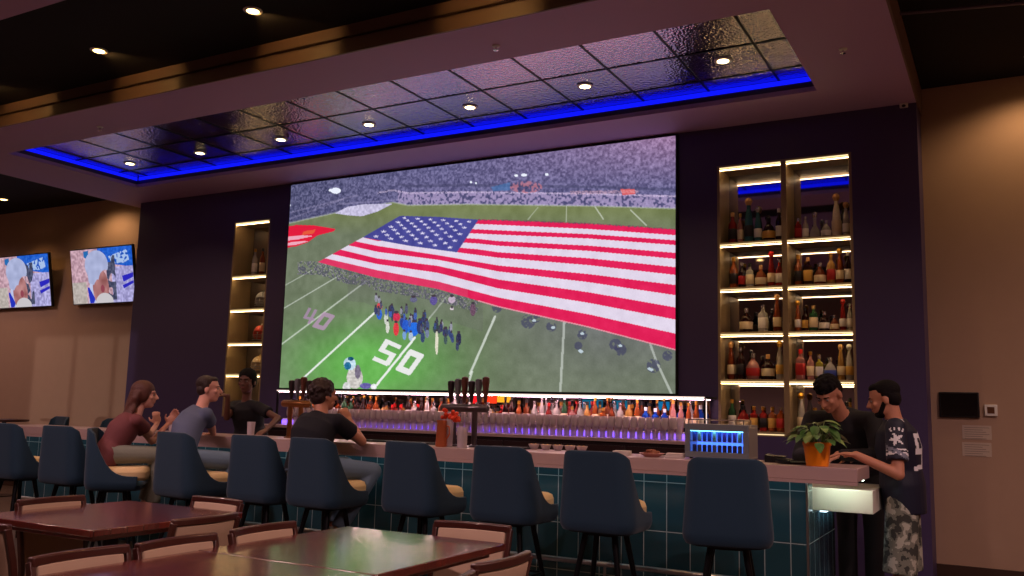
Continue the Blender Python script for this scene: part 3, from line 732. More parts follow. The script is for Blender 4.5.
SHAPES = {  # body profile (r, z), neck top, square power, label z range and radius
    'round': ([(.030, 0), (.038, .006), (.038, .165), (.034, .19), (.018, .215), (.0145, .235), (.0145, .285)], .285, .0145, None, (.045, .14, .0388)),
    'square': ([(.030, 0), (.037, .006), (.037, .16), (.034, .175), (.016, .192), (.0145, .2), (.0145, .245)], .245, .0145, 5, (.04, .135, .0378)),
    'slim': ([(.024, 0), (.031, .006), (.031, .19), (.026, .215), (.0135, .25), (.0125, .265), (.0125, .315)], .315, .0125, None, (.05, .15, .0318)),
    'squat': ([(.03, 0), (.048, .008), (.054, .05), (.052, .10), (.036, .135), (.017, .155), (.015, .17), (.015, .20)], .20, .015, None, (.03, .09, .0545)),
    'decanter': ([(.03, 0), (.055, .01), (.062, .05), (.05, .10), (.022, .15), (.016, .18), (.018, .23), (.022, .245)], .245, .018, None, None),
    'tall': ([(.032, 0), (.042, .01), (.044, .10), (.036, .20), (.03, .26), (.022, .30), (.018, .32), (.018, .35)], .35, .018, None, (.06, .16, .0445)),
}
STOP = {'decanter': .028, 'tall': .034}
PROTO = {}
def bottle(shape, g, lb, cp, loc, label, group, sc=1.0, rz=0.0):
    key = (shape, g, lb, cp)
    if key not in PROTO:
        prof, top, nr, sq, lab = SHAPES[shape]
        t = thing('liquor_bottle', label, 'bottle', loc, rz, group); t.scale = (sc, sc, sc)
        MB().lathe(prof, seg=16, sq=sq).build('bottle_body', GL[g], t)
        if shape in STOP: MB().lathe([(nr * .8, top - .005), (nr * 1.1, top), (STOP[shape] * .8, top + .015), (STOP[shape], top + .035), (STOP[shape] * .75, top + .06), (.006, top + .07)], seg=12).build('stopper', CP[cp], t)
        else: MB().lathe([(nr + .0015, top - .03), (nr + .003, top - .028), (nr + .003, top + .006), (nr * .8, top + .009)], seg=12).build('cap', CP[cp], t)
        if lab: MB().lathe([(lab[2], lab[0]), (lab[2] + .0006, lab[0] + .001), (lab[2] + .0006, lab[1]), (lab[2], lab[1] + .001)], seg=16, sq=sq).build('paper_label', LB[lb], t)
        PROTO[key] = t
        return t
    return dup(PROTO[key], loc, rz, label, group, (sc, sc, sc))
CN = {'amber': 'amber', 'clear': 'clear', 'dark': 'near-black', 'green': 'green', 'gold': 'golden', 'red': 'red', 'teal': 'blue-green', 'blue': 'blue', 'pink': 'pink', 'white': 'white ceramic', 'yellow': 'yellow', 'brown': 'brown'}
RAD = {'round': .039, 'square': .044, 'slim': .032, 'squat': .055, 'decanter': .062, 'tall': .045}
HGT = {'round': .294, 'square': .254, 'slim': .324, 'squat': .209, 'decanter': .315, 'tall': .42}
def pack(xs0, xs1, items):
    """centres along a shelf with equal gaps; shrinks the bottles a little if they would touch"""
    W = sum(2 * RAD[i[0]] * i[4] for i in items); avail = xs1 - xs0; f = min(1.0, avail * .97 / W)
    gap = (avail - W * f) / len(items); x = xs0; out = []
    for i in items:
        r = RAD[i[0]] * i[4] * f; x += gap / 2 + r; out.append((x, i[4] * f)); x += r + gap / 2
    return out
def row(xs0, xs1, y, z, items, where, group, sc=1.17, jit=.012, maxh=.43):
    its = []
    for it in items:
        k = (it[4] if len(it) > 4 else 1.0) * sc
        its.append(tuple(it[:4]) + (min(k, maxh / HGT[it[0]]),))
    for i, (it, (x, k)) in enumerate(zip(its, pack(xs0, xs1, its))):
        lbl = '%s bottle with %s top, %s from left %s' % (CN[it[1]], it[3], ordw(i), where)
        bottle(it[0], it[1], it[2], it[3], (x, y + random.uniform(-jit, jit), z), lbl, group, k, random.uniform(-.4, .4))
la, lb2 = colsR[0]; ra, rb2 = colsR[1]
yS = WY + 0.17
G = 'bottles on the lit wall shelves'
row(la + .05, lb2 - .02, yS, 3.36, [('round', 'red', 'black', 'cork', 1.15), ('slim', 'pink', 'cream', 'gold', 1.0), ('tall', 'teal', 'black', 'cork', 1.15), ('tall', 'teal', 'white', 'silver', .9), ('squat', 'dark', 'gold', 'black', 1.2), ('slim', 'dark', 'white', 'white', 1.05)], 'on top shelf, left column', G, 1.2, maxh=.66)
row(ra + .04, rb2 - .02, yS, 3.36, [('square', 'red', 'red', 'silver', 1.0), ('round', 'clear', 'white', 'silver', .9), ('decanter', 'clear', 'white', 'silver', 1.0), ('squat', 'clear', 'white', 'silver', 1.0), ('tall', 'white', 'cream', 'cork', 1.2), ('tall', 'clear', 'white', 'cork', .95)], 'on top shelf, right column', G, 1.2, maxh=.66)
row(la + .06, lb2 - .02, yS, 2.85, [('round', 'amber', 'black', 'gold', 1.1), ('round', 'dark', 'red', 'silver', .9), ('square', 'clear', 'cream', 'black', 1.0), ('squat', 'amber', 'cream', 'cork', 1.1), ('tall', 'red', 'cream', 'red', 1.0), ('round', 'red', 'white', 'silver', .95)], 'on second shelf, left column', G)
row(ra + .03, rb2 - .02, yS, 2.85, [('round', 'amber', 'black', 'gold', 1.1), ('square', 'dark', 'gold', 'cork', 1.15), ('squat', 'brown', 'cream', 'silver', 1.1), ('round', 'gold', 'red', 'gold', 1.1), ('tall', 'amber', 'cream', 'gold', 1.0), ('slim', 'dark', 'white', 'white', 1.0)], 'on second shelf, right column', G)
row(la + .14, lb2 - .02, yS, 2.35, [('squat', 'dark', 'cream', 'silver', 1.15), ('square', 'clear', 'white', 'silver', 1.05), ('tall', 'brown', 'cream', 'cork', 1.0)], 'on third shelf, left column', G)
row(ra + .03, rb2 - .02, yS, 2.35, [('tall', 'amber', 'white', 'gold', .95), ('round', 'dark', 'gold', 'black', .95), ('square', 'green', 'cream', 'cork', 1.2), ('squat', 'dark', 'white', 'silver', 1.1), ('squat', 'brown', 'cream', 'silver', .9), ('tall', 'red', 'white', 'red', .95), ('slim', 'clear', 'white', 'silver', .95)], 'on third shelf, right column', G)
row(la + .02, lb2 - .02, yS, 1.83, [('tall', 'brown', 'cream', 'cork', 1.0), ('round', 'dark', 'black', 'silver', 1.05), ('squat', 'pink', 'red', 'silver', 1.2), ('squat', 'dark', 'cream', 'cork', 1.15), ('tall', 'clear', 'gold', 'gold', 1.05)], 'on fourth shelf, left column', G)
row(ra + .03, rb2 - .02, yS, 1.83, [('square', 'pink', 'red', 'red', 1.25), ('round', 'pink', 'cream', 'gold', 1.0), ('square', 'yellow', 'white', 'silver', 1.0), ('squat', 'clear', 'blue', 'silver', 1.1), ('tall', 'gold', 'cream', 'cork', 1.0), ('tall', 'clear', 'gold', 'white', .95)], 'on fourth shelf, right column', G)
row(la + .03, lb2 - .02, yS, 1.27, [('round', 'green', 'white', 'gold', 1.05), ('squat', 'red', 'cream', 'black', 1.2), ('square', 'red', 'gold', 'gold', .95), ('square', 'red', 'black', 'gold', .95), ('square', 'amber', 'gold', 'gold', .95), ('square', 'amber', 'red', 'silver', .95)], 'on lowest shelf, left column', G)
row(ra + .03, rb2 - .02, yS, 1.27, [('tall', 'clear', 'cream', 'gold', 1.0), ('squat', 'yellow', 'cream', 'gold', 1.1), ('round', 'amber', 'cream', 'black', 1.0), ('round', 'clear', 'blue', 'silver', 1.0), ('slim', 'gold', 'white', 'black', 1.0)], 'on lowest shelf, right column', G)
na, nb = colsL[0]
row(na + .2, nb - .02, yS, 3.36, [('slim', 'clear', 'white', 'gold', 1.25), ('slim', 'amber', 'cream', 'black', 1.2), ('tall', 'white', 'cream', 'cork', 1.3)], 'on top shelf, narrow left unit', G)
# football helmets on the narrow left unit
def helmet(x, z, shell, stripe, lb):
    t = thing('football_helmet', lb, 'helmet', (x, WY + .2, z), math.radians(215)); t.scale = (1.2, 1.2, 1.2)
    S = MB(); n = 12; seg = 24; vs = []; fs = []
    for i in range(n + 1):
        th = -PI * .22 + (PI * .72) * i / n
        for k in range(seg):
            a = 2 * PI * k / seg
            rz = math.sin(th) * .115; rr = math.cos(th) * .115
            x_, y_ = rr * math.cos(a) * .92, rr * math.sin(a) * 1.1
            if y_ > 0.05 and th < .25: y_ = 0.05 + (y_ - .05) * .25; 
            vs.append((x_, y_, rz + .11))
    for i in range(n):
        for k in range(seg):
            a = i * seg + k; b = i * seg + (k + 1) % seg; fs.append((a, b, b + seg, a + seg))
    fs.append(tuple(range(n * seg, n * seg + seg)))
    S.add(vs, fs); o = S.build('shell', shell, t)
    sd = o.modifiers.new('thickness', 'SOLIDIFY'); sd.thickness = .008
    MB().sweep([(0, .128 * math.cos(q), .11 + .118 * math.sin(q)) for q in [math.radians(d) for d in range(20, 175, 10)]], .03, .004, up=(1, 0, 0)).build('stripe', stripe, t)
    g = MB()
    for zz in (.03, .06, .085): g.path([(.10 * math.sin(q), .06 + .10 * math.cos(q), zz) for q in [math.radians(d) for d in range(-75, 80, 15)]], .005, 6)
    for xx in (-.03, .03): g.path([(xx, .155, .03), (xx, .155, .085), (xx, .12, .12)], .005, 6)
    g.build('face_guard', m_steel, t)
hx = (na + nb) / 2 + .14
helmet(hx, 2.85, mat('grey_helmet_shell', (150, 146, 150), .3), mat('dark_stripe', (40, 40, 50), .4), 'grey football helmet on the second shelf of the narrow unit')
helmet(hx, 2.34, mat('red_helmet_shell', (190, 44, 30), .3), mat('white_stripe', (220, 215, 210), .4), 'red football helmet on the third shelf of the narrow unit')
helmet(hx, 1.87, mat('cream_helmet_shell', (200, 176, 140), .3), mat('gold_stripe', (180, 140, 60), .4), 'cream football helmet on the lowest lit shelf of the narrow unit')

# back counter bottle rows
G2 = 'bottles behind the bar below the screen'
def palette(x):
    """mix of bottles by position along the back counter"""
    r = random.random()
    if x < -7.2: pool = [('round', 'amber'), ('slim', 'dark'), ('squat', 'gold'), ('round', 'green'), ('square', 'brown'), ('round', 'dark')]
    elif x < -5.2: pool = [('round', 'brown'), ('round', 'amber'), ('squat', 'red'), ('slim', 'clear'), ('square', 'clear'), ('squat', 'gold'), ('slim', 'dark')]
    elif x < -4.4: pool = [('slim', 'clear'), ('round', 'red'), ('square', 'pink'), ('round', 'clear'), ('slim', 'green')]
    elif x < -3.7: pool = [('round', 'gold'), ('square', 'amber'), ('round', 'clear'), ('slim', 'amber'), ('round', 'brown')]
    else: pool = [('round', 'clear'), ('slim', 'pink'), ('square', 'gold'), ('round', 'gold'), ('square', 'blue'), ('slim', 'amber'), ('round', 'clear')]
    sh, g = random.choice(pool)
    lb = {'amber': 'cream', 'dark': 'white', 'gold': 'cream', 'green': 'cream', 'brown': 'cream', 'red': 'white', 'clear': 'white', 'pink': 'cream', 'blue': 'white'}[g]
    cp = {'amber': 'gold', 'dark': 'black', 'gold': 'black', 'green': 'silver', 'brown': 'black', 'red': 'red', 'clear': 'silver', 'pink': 'gold', 'blue': 'white'}[g]
    return sh, g, lb, cp
for rowi, (y, z, n, x0_, x1_) in enumerate([(9.60, 1.236, 56, -8.82, -2.95), (9.735, 1.236, 54, -8.86, -2.93)]):
    its = [palette(x0_ + (x1_ - x0_) * (i + .5) / n) + (random.uniform(.98, 1.14) + (.08 if rowi else 0),) for i in range(n)]
    for i, (it, (x, k)) in enumerate(zip(its, pack(x0_, x1_, its))):
        sh, g, lb, cp = it[:4]
        bottle(sh, g, lb, cp, (x, y, z), '%s bottle with %s top, %s from left, back counter %s row' % (CN[g], cp, ordw(i), ['front', 'rear'][rowi]), G2, k, random.uniform(-.3, .3))
# stemmed glasses in front of the bottles
m_glass = mat('clear_glass', (250, 232, 240), 0.12, trans=0.5, ior=1.35)
def wineglass(loc, label, group):
    if 'wg' in PROTO: return dup(PROTO['wg'], loc, 0, label, group, (1.15, 1.15, 1.3))
    t = thing('wine_glass', label, 'glass', loc, 0, group); t.scale = (1.15, 1.15, 1.3)
    MB().lathe([(.012, .082), (.03, .095), (.036, .12), (.034, .15), (.029, .18), (.0275, .18), (.032, .15), (.034, .12), (.028, .098), (.004, .09)], seg=14).build('bowl', m_glass, t)
    MB().lathe([(.03, 0), (.029, .003), (.006, .006), (.004, .012), (.0035, .075), (.009, .084)], seg=12).build('stem', m_glass, t)
    PROTO['wg'] = t; return t
def tumbler(loc, label, group, sc=1.0, m=None, key='tb'):
    if key in PROTO: return dup(PROTO[key], loc, 0, label, group, (sc, sc, sc))
    t = thing('drinking_glass', label, 'glass', loc, 0, group); t.scale = (sc,) * 3
    o = MB().lathe([(.028, 0), (.030, .002), (.036, .13), (.0345, .13), (.029, .012), (.004, .010)], seg=16).build('glass_wall', m_glass, t)
    if m: MB().lathe([(.026, .0125), (.029, .014), (.0335, .105), (.004, .106)], seg=16).build('drink', m, t)
    PROTO[key] = t; return t
for i in range(62): wineglass((-8.5 + i * .088, 9.235, 1.155), 'clear stemmed glass in the front line of glasses on the back counter', 'stemmed glasses in the front line')
for i in range(62): tumbler((-8.47 + i * .088, 9.335, 1.155), 'clear straight glass in the line behind the stemmed glasses', 'straight glasses behind the stemmed ones', 1.1)
for i in range(62): wineglass((-8.49 + i * .088, 9.44, 1.155), 'clear stemmed glass in the line nearest the lit bottle step', 'stemmed glasses next to the bottle step')
# ------------------------------------------------------------------ bar stools
m_velvet = mat('dark_teal_velvet', (8, 44, 66), 0.75, bump=0.08, bscale=220, sheen=0.12)
m_velin = mat('teal_velvet_lining', (52, 92, 104), 0.7, sheen=0.4)
m_seat = mat('tan_cushion', (222, 192, 140), 0.7, bump=0.1, bscale=200)
def make_stool(label, group):
    t = thing('bar_stool', label, 'bar stool', (0, 0, 0), 0, group)
    # plan curve, from right front round the back to left front
    pts = []
    HW, YB, YF, RC = .305, -.245, .27, .11
    for i in range(9): pts.append((HW - .02 * (1 - i / 8.0), YF - (YF - (YB + RC)) * i / 8.0))
    for i in range(1, 7): a = PI / 2 * i / 6; pts.append((HW - RC + RC * math.cos(a), YB + RC - RC * math.sin(a)))
    for i in range(1, 8): pts.append((HW - RC - 2 * (HW - RC) * i / 8.0, YB))
    for i in range(0, 7): a = PI / 2 * i / 6; pts.append((-HW + RC - RC * math.sin(a), YB + RC - RC * math.cos(a)))
    for i in range(1, 9): pts.append((-HW + .02 * (i / 8.0), YB + RC + (YF - YB - RC) * i / 8.0))
    nz = 14; vs = []; fs = []; n = len(pts)
    for j in range(nz + 1):
        for x, y in pts:
            s = (y - YB) / (YF - YB)
            if s < .16: h = 1.0 - .05 * (s / .16) ** 2
            else: h = .95 * (1 - (s - .16) / .84) ** 3.6
            zt = .665 + .475 * h
            ax = abs(x)
            if s < .3 and ax > HW - .09: zt -= .03 * ((ax - HW + .09) / .09) ** 2
            z = .525 + (zt - .525) * j / nz
            k = 1.04 - .14 * max(0, (z - .60)) / .54
            yy = y * (1.0 if y > 0 else 1.0) - .03 * (z - .525)
            tuck = 1.0 - .10 * max(0, (.60 - z) / .08) ** 2
            vs.append((x * k * tuck, yy * tuck, z))
    for j in range(nz):
        for i in range(n - 1):
            a = j * n + i; fs.append((a, a + 1, a + 1 + n, a + n))
    o = MB().add(vs, fs).build('backrest_shell', [m_velvet, m_velin], t, smooth=80)
    sd = o.modifiers.new('thickness', 'SOLIDIFY'); sd.thickness = .04; sd.offset = 1.0; sd.material_offset = 0
    bv = o.modifiers.new('bevel', 'BEVEL'); bv.width = .014; bv.segments = 3; bv.limit_method = 'ANGLE'; bv.angle_limit = math.radians(50)
    # underside and cushion
    def rr(hw, y0, y1, r, seg=5):
        out = []
        for cx, cy, a0 in ((hw - r, y1 - r, 0), (-hw + r, y1 - r, 90), (-hw + r, y0 + r, 180), (hw - r, y0 + r, 270)):
            for i in range(seg + 1):
                a = math.radians(a0 + 90 * i / seg); out.append((cx + r * math.cos(a), cy + r * math.sin(a)))
        return out
    MB().prism(rr(.262, -.20, .29, .09), .515, .58).build('seat_base', m_velvet, t, bevel=.015)
    MB().prism(rr(.25, -.20, .345, .11), .60, .750).build('seat_cushion', m_seat, t, bevel=.05)
    MB().prism(rr(.26, -.20, .325, .10), .565, .62).build('seat_rim', m_velin, t, bevel=.015)
    MB().box(-.13, .13, -.11, .15, .49, .52).build('mounting_plate', m_blackmetal, t)
    for sx in (-1, 1):
        for sy in (-1, 1):
            MB().tube((sx * .12, .02 + sy * .11, .51), (sx * .235, .02 + sy * .225, F), .024, .017).build('leg', m_blackmetal, t)
    ring = [(.192 * a, .02 + .183 * b2, .1) for a, b2 in ((1, 1), (-1, 1), (-1, -1), (1, -1), (1, 1))]
    MB().path(ring, .011).build('foot_ring', m_blackmetal, t)
    return t
ST = [(-10.00, 6.45, 3, 'leftmost bar stool, empty, at the left end of the bar'),
      (-9.01, 6.45, 3, 'empty dark teal bar stool left of the long-haired woman'),
      (-8.22, 6.36, -46, 'dark teal bar stool under the woman with long hair'),
      (-7.08, 6.35, -6, 'dark teal bar stool under the man in the grey-blue shirt'),
      (-6.23, 6.50, 0, 'empty dark teal bar stool between the two seated men'),
      (-5.54, 6.55, -3, 'dark teal bar stool under the man seen from behind'),
      (-4.57, 6.70, -6, 'empty dark teal bar stool right of the man seen from behind'),
      (-3.67, 6.72, -2, 'empty dark teal bar stool in front of the beer taps'),
      (-2.82, 6.68, 0, 'empty dark teal bar stool, second from the right at the bar'),
      (-1.82, 6.60, 12, 'rightmost bar stool, in front of the small fridge')]
st0 = None
for x, y, a, lb in ST:
    if st0 is None:
        st0 = make_stool(lb, 'bar stools along the bar'); st0.location = (x, y, 0); st0.rotation_euler = (0, 0, math.radians(a))
    else: dup(st0, (x, y, 0), math.radians(a), lb)
dup(st0, (-13.4, 9.05, 0), math.radians(170), 'bar stool far left beyond the bar against the beige wall', 'bar stools beyond the far end of the bar')
dup(st0, (-12.15, 9.1, 0), math.radians(175), 'bar stool beyond the bar just left of the woman', 'bar stools beyond the far end of the bar')

# ------------------------------------------------------------------ dining tables
m_table = planks('red_brown_table_wood', (116, 42, 32), (98, 34, 28), (46, 18, 16), 1.6, 0.105, rough=0.2, coat=1.0, rot=0)
m_tedge = mat('table_edge_wood', (92, 34, 28), 0.3, coat=.5, var=.2, vscale=4, stretch=(8, 8, 1))
def table(x0, x1, y0, y1, label):
    t = thing('dining_table', label, 'table', ((x0 + x1) / 2, (y0 + y1) / 2, 0), 0, 'dark wood dining tables')
    w, d = (x1 - x0) / 2, (y1 - y0) / 2
    MB().box(-w, w, -d, d, .712, .75).build('tabletop', m_table, t, bevel=.005)
    MB().box(-w + .06, w - .06, -d + .06, d - .06, .68, .711).build('apron', m_tedge, t, bevel=.003)
    MB().tube((0, 0, F + .03), (0, 0, .68), .045, .045, 20).build('pedestal', m_blackmetal, t)
    b = MB(); b.box(-.32, .32, -.035, .035, F, F + .03); b.box(-.035, .035, -.32, .32, F, F + .03); b.build('cross_base', m_blackmetal, t, bevel=.006)
table(-3.39, -2.34, 3.115, 4.22, 'square dark wood dining table with pushed-up twin, farther of the two')
table(-3.39, -2.34, 2.00, 3.105, 'dark wood dining table cut by the bottom edge, nearest the camera')
table(-5.38, -4.31, 3.22, 4.31, 'dark wood dining table at the lower left, standing alone')

# ------------------------------------------------------------------ dining chairs (face +Y)
def make_chair(label, group):
    t = thing('dining_chair', label, 'chair', (0, 0, 0), 0, group)
    def bp(x, z):   # backrest surface point
        return Vector((x, -.21 - .09 * max(0, (z - .45)) / .4 - .035 * (1 - (x / .23) ** 2) * 1.0, z))
    for sx in (-1, 1):
        MB().sweep([(sx * .205, -.20, F), (sx * .21, -.205, .15), (sx * .215, -.21, .40), (sx * .222, -.25, .62), (sx * .225, -.295, .79)], .026, .034, up=(0, 1, 0)).build('back_leg', m_darkwood, t, bevel=.004)
        MB().tube((sx * .20, .20, F), (sx * .20, .20, .30), .015, .021).build('front_leg', m_darkwood, t)
    MB().sweep([bp(x, .79) + Vector((0, 0, .0)) for x in [-.232 + .0464 * i for i in range(11)]], .034, .042).build('top_rail', m_darkwood, t, bevel=.008)
    vs = []; fs = []
    for z in (.40, .50, .60, .70, .772):
        for i in range(11): vs.append(bp(-.205 + .041 * i, z))
    for j in range(4):
        for i in range(10): a = j * 11 + i; fs.append((a, a + 1, a + 12, a + 11))
    o = MB().add(vs, fs).build('back_panel', m_panel, t); sd = o.modifiers.new('thickness', 'SOLIDIFY'); sd.thickness = .034; sd.offset = 0
    bv = o.modifiers.new('bevel', 'BEVEL'); bv.width = .008; bv.segments = 2; bv.limit_method = 'ANGLE'
    MB().box(-.215, .215, -.20, .225, .315, .375).build('seat', m_panel, t, bevel=.018)
    MB().box(-.205, .205, -.205, .21, .26, .315).build('seat_frame', m_darkwood, t, bevel=.004)
    return t
CH = [(-5.12, 3.74, -90, 'beige-backed chair at the left side of the lone table'),
      (-4.66, 4.12, 178, 'beige-backed chair at the far side of the lone table'),
      (-4.27, 3.70, 90, 'beige-backed chair at the right side of the lone table'),
      (-4.64, 3.12, 0, 'chair cut by the lower left corner, at the near side of the lone table'),
      (-3.17, 2.55, -90, 'nearest beige-backed chair along the left side of the paired tables'),
      (-3.15, 3.04, -90, 'middle beige-backed chair along the left side of the paired tables'),
      (-3.17, 3.62, -90, 'farthest beige-backed chair along the left side of the paired tables'),
      (-2.62, 4.12, 188, 'beige-backed chair at the far end of the paired tables'),
      (-2.25, 3.52, 88, 'chair with curved dark rail pulled out right of the paired tables'),
      (-2.18, 2.92, 92, 'chair at the bottom edge right of the nearest table')]
c0 = None
for x, y, a, lb in CH:
    if c0 is None: c0 = make_chair(lb, 'beige and dark wood dining chairs'); c0.location = (x, y, 0); c0.rotation_euler = (0, 0, math.radians(a))
    else: dup(c0, (x, y, 0), math.radians(a), lb)
# high table beyond the left end of the bar
t = thing('high_table', 'dark high table at the far left edge beyond the stools', 'table', (-14.75, 9.2, 0))
MB().lathe([(.36, 1.02), (.375, 1.03), (.375, 1.055), (.36, 1.065)], seg=32).build('tabletop', m_darkwood, t)
MB().tube((0, 0, F + .03), (0, 0, 1.02), .035).build('pedestal', m_blackmetal, t)
MB().lathe([(.25, F), (.25, F + .012), (.05, F + .03)], seg=28).build('base_plate', m_blackmetal, t)
# ------------------------------------------------------------------ people
def rem(o, vox, sm=2):
    """fuse the overlapping volumes into one continuous surface and bake it"""
    m = o.modifiers.new('r', 'REMESH'); m.mode = 'VOXEL'; m.voxel_size = vox; m.use_smooth_shade = True
    if sm: s = o.modifiers.new('s', 'SMOOTH'); s.iterations = sm; s.factor = .5
    dg = bpy.context.evaluated_depsgraph_get(); dg.update()
    me = bpy.data.meshes.new_from_object(o.evaluated_get(dg))
    mats = [q for q in o.data.materials]
    o.modifiers.clear(); o.data = me
    me.materials.clear()
    for q in mats: me.materials.append(q)
    me.shade_smooth()
    return o
def frame(fwd, up):
    f = Vector(fwd).normalized(); u = Vector(up); r = f.cross(u).normalized(); u = r.cross(f).normalized()
    return Matrix((r, f, u)).transposed()
def hand(B, w, d, nrm, curl=.5, side=1, spread=.012):
    """w wrist, d pointing direction, nrm back of hand; side +1 thumb toward d x nrm"""
    d = Vector(d).normalized(); nrm = Vector(nrm); nrm = (nrm - d * nrm.dot(d)).normalized(); s = d.cross(nrm).normalized() * side
    M3 = Matrix((s, d, nrm)).transposed()
    B.ell(w + d * .045, (.040, .052, .016), M3)
    for i, (o, l) in enumerate([(.030, .070), (.010, .080), (-.010, .074), (-.029, .058)]):
        b = w + d * .085 + s * o; a1 = curl * .6; a2 = curl * 1.5
        d1 = (d * math.cos(a1) - nrm * math.sin(a1) + s * (o * 3 * spread / .012 * .1)).normalized(); d2 = (d * math.cos(a2) - nrm * math.sin(a2)).normalized()
        m1 = b + d1 * l * .5; m2 = m1 + d2 * l * .5
        B.capsule(b, m1, .0088, .008, 8); B.capsule(m1, m2, .008, .007, 8)
    tb = w + d * .02 + s * .03; t1 = tb + (d * .6 + s * .75 - nrm * .25).normalized() * .035; t2 = t1 + (d * .85 + s * .25 - nrm * .4).normalized() * .032
    B.capsule(tb, t1, .011, .010, 8); B.capsule(t1, t2, .010, .008, 8)
def person(label, J, skin, shirt, pants, hair, hairstyle, tf, hf, hup=(0, 0, 1), female=False, curls=(.5, .5), sleeve=.55, legs='long', shirtcol=None, beard=None, shoe=None, wide=1.0, handn=((0, 0, 1), (0, 0, 1)), low=.03, long_sleeve=False, PS=PS):
    """J: pelvis, chest, neck, head, shL, elL, wrL, haL, shR, ..., hipL kneL ankL ... world coordinates"""
    J = {k: Vector(v) for k, v in J.items()}
    org = Vector((J['pelvis'].x, J['pelvis'].y, F))
    t = thing('person', label, 'person', org); t.scale = (PS, PS, PS)
    for k in J: J[k] = (J[k] - org) / PS
    f = Vector(tf); f.z = 0; f.normalize(); r = f.cross(Vector((0, 0, 1))).normalized()
    B = MB()
    hr = frame(hf, hup); hc = J['head']
    H = lambda x, y, z: hc + hr @ Vector((x, y, z))
    B.ell(H(0, -.012, .035), (.075, .095, .082), hr); B.ell(H(0, .018, -.03), (.060, .074, .088), hr); B.ell(H(0, .048, -.088), (.034, .036, .026), hr)
    B.ell(H(0, .02, -.07), (.052, .055, .04), hr)
    B.capsule(H(0, .088, .012), H(0, .112, -.024), .009, .013, 8); B.ell(H(0, .098, -.028), (.018, .014, .010), hr)
    B.ell(H(0, .087, -.054), (.024, .012, .006), hr); B.ell(H(0, .085, -.064), (.020, .011, .006), hr); B.ell(H(0, .076, .026), (.050, .016, .010), hr)
    for sx in (-1, 1):
        B.ell(H(sx * .076, -.008, -.012), (.010, .020, .032), hr); B.ell(H(sx * .040, .066, -.022), (.020, .018, .018), hr)
    B.capsule(J['neck'] - Vector((0, 0, .04)), hc + hr @ Vector((0, -.025, -.06)), .056 if not female else .047, .052 if not female else .044)
    # torso under the clothes
    pe, ch, ne = J['pelvis'], J['chest'], J['neck']
    sp = (ne - pe).normalized(); fw = r.cross(sp).normalized() * -1
    if fw.dot(f) < 0: fw = -fw
    W = wide
    def torso(Bm, e, low=0.0):
        wa = pe.lerp(ch, .45)
        rings = [(pe - sp * (.06 + low), r, fw, .165 * W + e, .105 * W + e), (pe + sp * .03, r, fw, .170 * W + e, .115 * W + e), (wa, r, fw, (.150 if not female else .128) * W + e, .105 * W + e),
                 (ch, r, fw, (.172 if not female else .145) * W + e, .118 * W + e), (ch.lerp(ne, .55), r, fw, (.180 if not female else .15) * W + e, .100 * W + e), (ch.lerp(ne, .85), r, fw, .105 * W + e, .07 + e), (ne, r, fw, .062 + e * .6, .060 + e * .6)]
        Bm.loft(rings)
    torso(B, -.012)
    ua = .046 if not female else .038
    for s in 'LR':
        if 'sh' + s not in J: continue
        B.capsule(J['sh' + s], J['el' + s], ua, ua * .82); B.capsule(J['el' + s], J['wr' + s], ua * .84, ua * .58)
        dd = (J['ha' + s] - J['wr' + s]).normalized()
        hand(B, J['wr' + s], dd, handn[0 if s == 'L' else 1], curls[0 if s == 'L' else 1], side=1 if s == 'L' else -1)
    for s in 'LR':
        if 'hip' + s not in J: continue
        B.capsule(J['hip' + s], J['kne' + s], .072, .05); B.capsule(J['kne' + s], J['ank' + s], .052, .036)
        B.capsule(J['ank' + s], J['ank' + s] + f * .10 - Vector((0, 0, .045)), .034, .03)
    rem(B.build('body', skin, t), .0075, 2)
    # shirt
    S = MB(); torso(S, .014, low)
    for s in 'LR':
        if 'sh' + s not in J: continue
        if long_sleeve:
            S.capsule(J['sh' + s], J['el' + s], ua + .020, ua * .82 + .016); S.capsule(J['el' + s], J['wr' + s].lerp(J['el' + s], .12), ua * .84 + .015, ua * .6 + .012)
        else:
            e_ = J['sh' + s].lerp(J['el' + s], sleeve); S.capsule(J['sh' + s], J['sh' + s].lerp(e_, .5), ua + .020, ua + .018); S.tube(J['sh' + s], e_, ua + .016, ua + .022, 18)
        S.capsule(ch.lerp(ne, .62), J['sh' + s], .066 * W, ua + .018)
    so = rem(S.build('shirt', shirt, t), .0095, 3)
    if shirtcol: shirtcol(so, J, f, r, org)
    # trousers
    if 'hipL' in J or 'hipR' in J:
        T = MB(); T.loft([(pe - sp * .10, r, fw, .15 * W + .01, .115 * W), (pe, r, fw, .172 * W + .008, .122 * W), (pe + sp * .07, r, fw, .155 * W + .01, .112 * W)])
        for s in 'LR':
            if 'hip' + s not in J: continue
            if legs == 'short':
                e_ = J['kne' + s].lerp(J['ank' + s], .36)
                T.capsule(J['hip' + s], J['hip' + s].lerp(J['kne' + s], .5), .100, .098); T.tube(J['hip' + s], e_, .102, .105, 20)
            else:
                T.capsule(J['hip' + s], J['kne' + s], .092, .070); T.capsule(J['kne' + s], J['kne' + s].lerp(J['ank' + s], .5), .070, .064); T.tube(J['kne' + s].lerp(J['ank' + s], .4), J['ank' + s].lerp(J['kne' + s], .05), .066, .062, 18)
        rem(T.build('trousers' if legs != 'short' else 'shorts', pants, t), .0095, 3)
